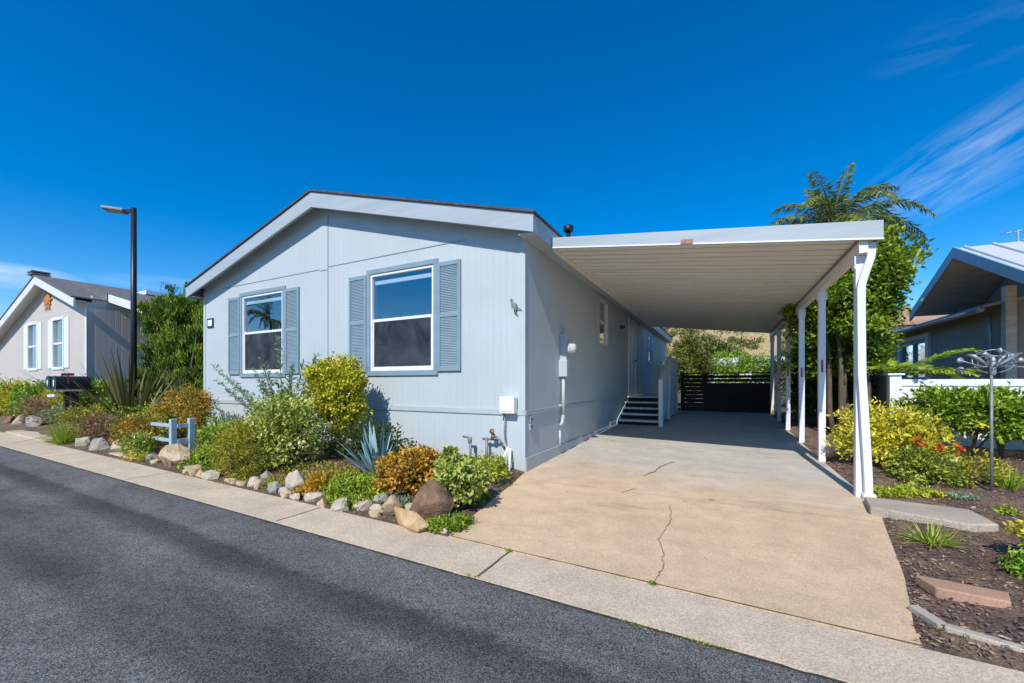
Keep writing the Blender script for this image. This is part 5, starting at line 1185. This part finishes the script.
# palm
def palm(name,label,base,h,nf,ln,seed,lean=(0,0),elr=(-.1,1.35),spec=None):
    t=thing(name,label,'palm tree',base); q=MB(); b=Vector(base); tp=b+Vector((lean[0],lean[1],h))
    q.tube([b,b.lerp(tp,.5)+Vector((.05,0,0)),tp],[.17,.13,.11],12); q.build('trunk',M['bark'],t,smooth=True)
    lv=Leaves(); q=MB()
    for (az,el,l_,bd) in spec or ():
        frond(lv,q,tp,az,el,l_,bd,84,.36,.028,.03,.95,.45,.32)
    for k in range(0 if spec else nf):
        az=k*2.399+seed; el=elr[0]+(elr[1]-elr[0])*((k*.618)%1)
        frond(lv,q,tp,az,el,ln*rng.uniform(.8,1.1),2.3,96,.34,.028,.03,.95,.45,.32)
    lv.build('fronds',L['palm'],t,.05,.1); q.build('frond_stalks',M['stem'],t,smooth=True)
    return t
palm('palm_tree','feathery palm rising behind the carport roof',(2.72,14.0,.3),5.25,27,2.35,.6,spec=((.6,1.42,1.9,1.5),(.2,1.15,2.0,2.2),(1.2,1.2,2.0,2.0),(.48,.80,2.3,2.3),(.25,.45,2.5,1.9),(.85,.55,2.4,2.0),(3.4,1.0,1.9,2.2),(3.62,.55,2.3,1.9),(3.3,.25,2.3,1.4),(4.2,.8,2.1,2.1),(2.6,.7,2.2,2.1),(5.2,.7,2.2,2.1),(-.4,.6,2.3,2.1),(1.7,.5,2.2,2.0),(4.9,.2,2.1,1.6),(2.1,1.3,1.8,1.6),(4.0,1.3,1.7,1.7),(.1,.15,2.4,1.5)))
palm('palm_tree','tall palm across the street, seen as a reflection in the left window',(-36,-12.5,0),7.0,18,2.8,.2,elr=(-.4,1.4))
# tree fern fronds by the white fence
t=thing('tree_fern','bright green tree fern behind the white fence','fern',(2.78,9.75,.2)); lv=Leaves(); q=MB(); q.tube([(2.78,9.75,.1),(2.78,9.75,1.28)],[.09,.07],9); q.build('trunk',M['bark'],t,smooth=True); q=MB()
for k,(az,el) in enumerate(((-.2,.35),(.35,.25),(-.8,.3),(-1.5,.4),(-2.2,.4),(3.0,.35),(2.2,.5),(1.2,.5),(.0,.7),(-.5,.65),(-2.8,.7),(1.7,.8))): frond(lv,q,(2.78,9.75,1.32),az,el,1.15,.75,40,.26,.036,.011,.15,.55,.12)
lv.build('fronds',L['fern'],t,.04,.05); q.build('frond_stalks',M['stem'],t,smooth=True)
# dark growth along the posts
shrub('tall_shrub','dark tall shrub behind the rear carport posts','shrub',(1.95,11.3,.2),(1.95,11.4,1.25),(.42,1.0,1.15),L['darkleaf'],150,50,.12,.09,.045,tmean=.5,stem_r=.02)
shrub('tall_shrub','dark shrub below the tree near the grey fence','shrub',(2.3,10.2,.2),(2.25,10.3,.75),(.3,.7,.62),L['darkleaf'],80,46,.1,.08,.04,tmean=.5,stem_r=.015)
shrub('tall_shrub','dark shrub at the last carport post by the back fence','shrub',(2.0,13.3,.3),(2.1,13.3,1.2),(.5,.5,1.1),L['darkleaf'],80,46,.11,.08,.04,tmean=.7,stem_r=.02)
# beyond the back fence
shrub('bush','olive yellow bush beyond the left half of the slat fence','bush',(-1.05,17.0,.3),(-1.05,17.2,1.75),(.80,1.0,1.35),L['scrub'],150,50,.14,.12,.055,tmean=.65,stem_r=.025)
shrub('bush','bright green bush beyond the middle of the slat fence','bush',(.8,19.0,.3),(.8,19.2,1.45),(1.35,1.0,1.0),L['fern'],110,46,.15,.14,.05,tmean=.4,stem_r=.02)
shrub('bush','yellow green low bush beyond the right half of the slat fence','bush',(2.2,18.2,.3),(2.4,18.4,1.2),(1.2,.9,.95),L['lime'],90,46,.14,.12,.05,tmean=.45,stem_r=.02)
shrub('bush','dark green bush near the rear corner post beyond the fence','bush',(3.2,17.0,.3),(3.3,17,1.6),(1.0,.9,1.5),L['ficus'],110,46,.15,.12,.05,tmean=.4,stem_r=.02)
for i,(x,y,h,lab) in enumerate(((-1,60,6.5,'far green tree left of the small white house'),(13,58,6,'far tree right of the small white house'),(10,75,6.5,'far tree behind the small white house'),(26,60,8,'far tree beside the terracotta roofed house'))):
    t=thing('background_tree',lab,'tree',(x,y,.4),'trees beyond the back fence'); lv=Leaves(); blob(lv,(x,y,h*.62),(h*.36,h*.34,h*.36),90,40,.5,.5,.25,tmean=.5,rag=.3); lv.build('crown',L['scrub'],t); MB().tube([(x,y,0),(x,y,h*.55)],[.2,.12],8).build('trunk',M['bark'],t)
# scrub on the hillside: one mass
lv=Leaves(); hn=620; xs=rng.uniform(-40,260,hn); ys=rng.uniform(150,240,hn)
for x,y in zip(xs,ys):
    z=hill_h(x,y); 
    if z<1: continue
    s_=rng.uniform(.8,2.4); n=70; p=np.array([x,y,z+s_*.5])+rng.normal(size=(n,3))*np.array([s_,s_,s_*.5]); lv.put(p,rng.normal(size=(n,3)),rng.normal(size=(n,3)),1.0,.6,.4+rng.normal(size=n)*.2)
o=lv.build('hillside_scrub',L['scrub'],None); tag(o,'scattered scrub over the tan hillside','scrub',None,'stuff')

# ================================================================== CAMERA
cam=bpy.data.cameras.new('camera'); co=bpy.data.objects.new('camera',cam); COL.objects.link(co)
cam.sensor_width=36; cam.lens=403/1024*36; cam.shift_y=41.5/1024; cam.clip_end=3000; cam.clip_start=.05
co.location=(0,0,1.2); co.rotation_euler=(R(90),0,math.atan(210/403)); sc.camera=co

# ================================================================== LIGHT
ld=Vector((-.075,1,-.95)).normalized()
sl_=bpy.data.lights.new('sun','SUN'); sl_.energy=4.1; sl_.angle=R(.5); sl_.color=(1,.955,.88)
so_=bpy.data.objects.new('sun',sl_); COL.objects.link(so_); so_.rotation_euler=ld.to_track_quat('-Z','Y').to_euler(); so_.location=(0,-10,20)
w=bpy.data.worlds.new('World'); sc.world=w; w.use_nodes=True; nt=w.node_tree; nt.nodes.clear(); g=G(nt)
out=nt.nodes.new('ShaderNodeOutputWorld'); bg=nt.nodes.new('ShaderNodeBackground'); bg.inputs[1].default_value=.15
sky=nt.nodes.new('ShaderNodeTexSky'); sky.sky_type='NISHITA'; sky.sun_disc=False
sd=-ld; sky.sun_elevation=math.asin(sd.z); sky.sun_rotation=math.atan2(sd.x,sd.y)
sky.air_density=1.0; sky.dust_density=0.0; sky.ozone_density=4.0; sky.altitude=400
hs=nt.nodes.new('ShaderNodeHueSaturation'); hs.inputs['Saturation'].default_value=1.45; hs.inputs['Hue'].default_value=.503; hs.inputs['Value'].default_value=1.0
g.lk(sky.outputs[0],hs.inputs['Color'])
sz=nt.nodes.new('ShaderNodeSeparateXYZ'); g.lk(g.tc.outputs['Generated'],sz.inputs[0])
# thin cirrus, fixed to the sky
def vdot(vec):
    n=nt.nodes.new('ShaderNodeVectorMath'); n.operation='DOT_PRODUCT'; g.lk(g.tc.outputs['Generated'],n.inputs[0]); n.inputs[1].default_value=vec; return n.outputs['Value']
def cirrus(C,U,su,sv,noise_st,thr,strength):
    C=Vector(C).normalized(); U=(Vector(U)-C*Vector(U).dot(C)).normalized(); V=C.cross(U)
    dc=g.math('MAXIMUM',vdot(C),.05); u=g.math('DIVIDE',vdot(U),dc); v=g.math('DIVIDE',vdot(V),dc)
    cb_=nt.nodes.new('ShaderNodeCombineXYZ'); g.lk(u,cb_.inputs[0]); g.lk(v,cb_.inputs[1])
    nz_=g.noise(1.0,7,.62,.5,vec=cb_.outputs[0],st=noise_st)
    e=g.math('ADD',g.math('POWER',g.math('ABSOLUTE',g.math('DIVIDE',u,su)),2.0),g.math('POWER',g.math('ABSOLUTE',g.math('DIVIDE',v,sv)),2.0))
    fall=g.math('SUBTRACT',1.0,e,clamp=True)
    fr=g.math('GREATER_THAN',vdot(C),.06)
    return g.math('MULTIPLY',g.math('MULTIPLY',g.math('MULTIPLY',g.ramp(nz_,[(thr,0.0),(thr+.32,1.0)]),fall),strength),fr)
a_=math.atan(210/403); sa,ca=math.sin(a_),math.cos(a_)
c1=cirrus((.56,1.44,.565),(1.0,.33,.62),.20,.070,(8,44,1),.38,.26)
c2=cirrus((.66,1.41,.87),(1.0,.3,.25),.18,.06,(4,18,1),.48,.09)
c3=cirrus((-1.60,.31,.27),(.3,1.0,.02),.10,.022,(6,18,1),.30,.6)
c4=cirrus((-1.22,.54,.25),(.45,.9,.02),.16,.016,(5,24,1),.40,.3)
tot=g.math('MAXIMUM',g.math('MAXIMUM',c1,c2),g.math('MAXIMUM',c3,c4))
lowc=g.mix(g.ramp(sz.outputs[2],[(0.0,1.0),(0.13,0.0)]),hs.outputs[0],(1.6,4.0,6.6))
skyc=g.mix(tot,lowc,(5.4,6.2,7.4))
g.lk(skyc,bg.inputs[0]); g.lk(bg.outputs[0],out.inputs[0])
sc.view_settings.view_transform='Standard'; sc.view_settings.look='None'; sc.view_settings.gamma=1; sc.view_settings.exposure=.20; sc.view_settings.use_curve_mapping=False
sc.render.film_transparent=False
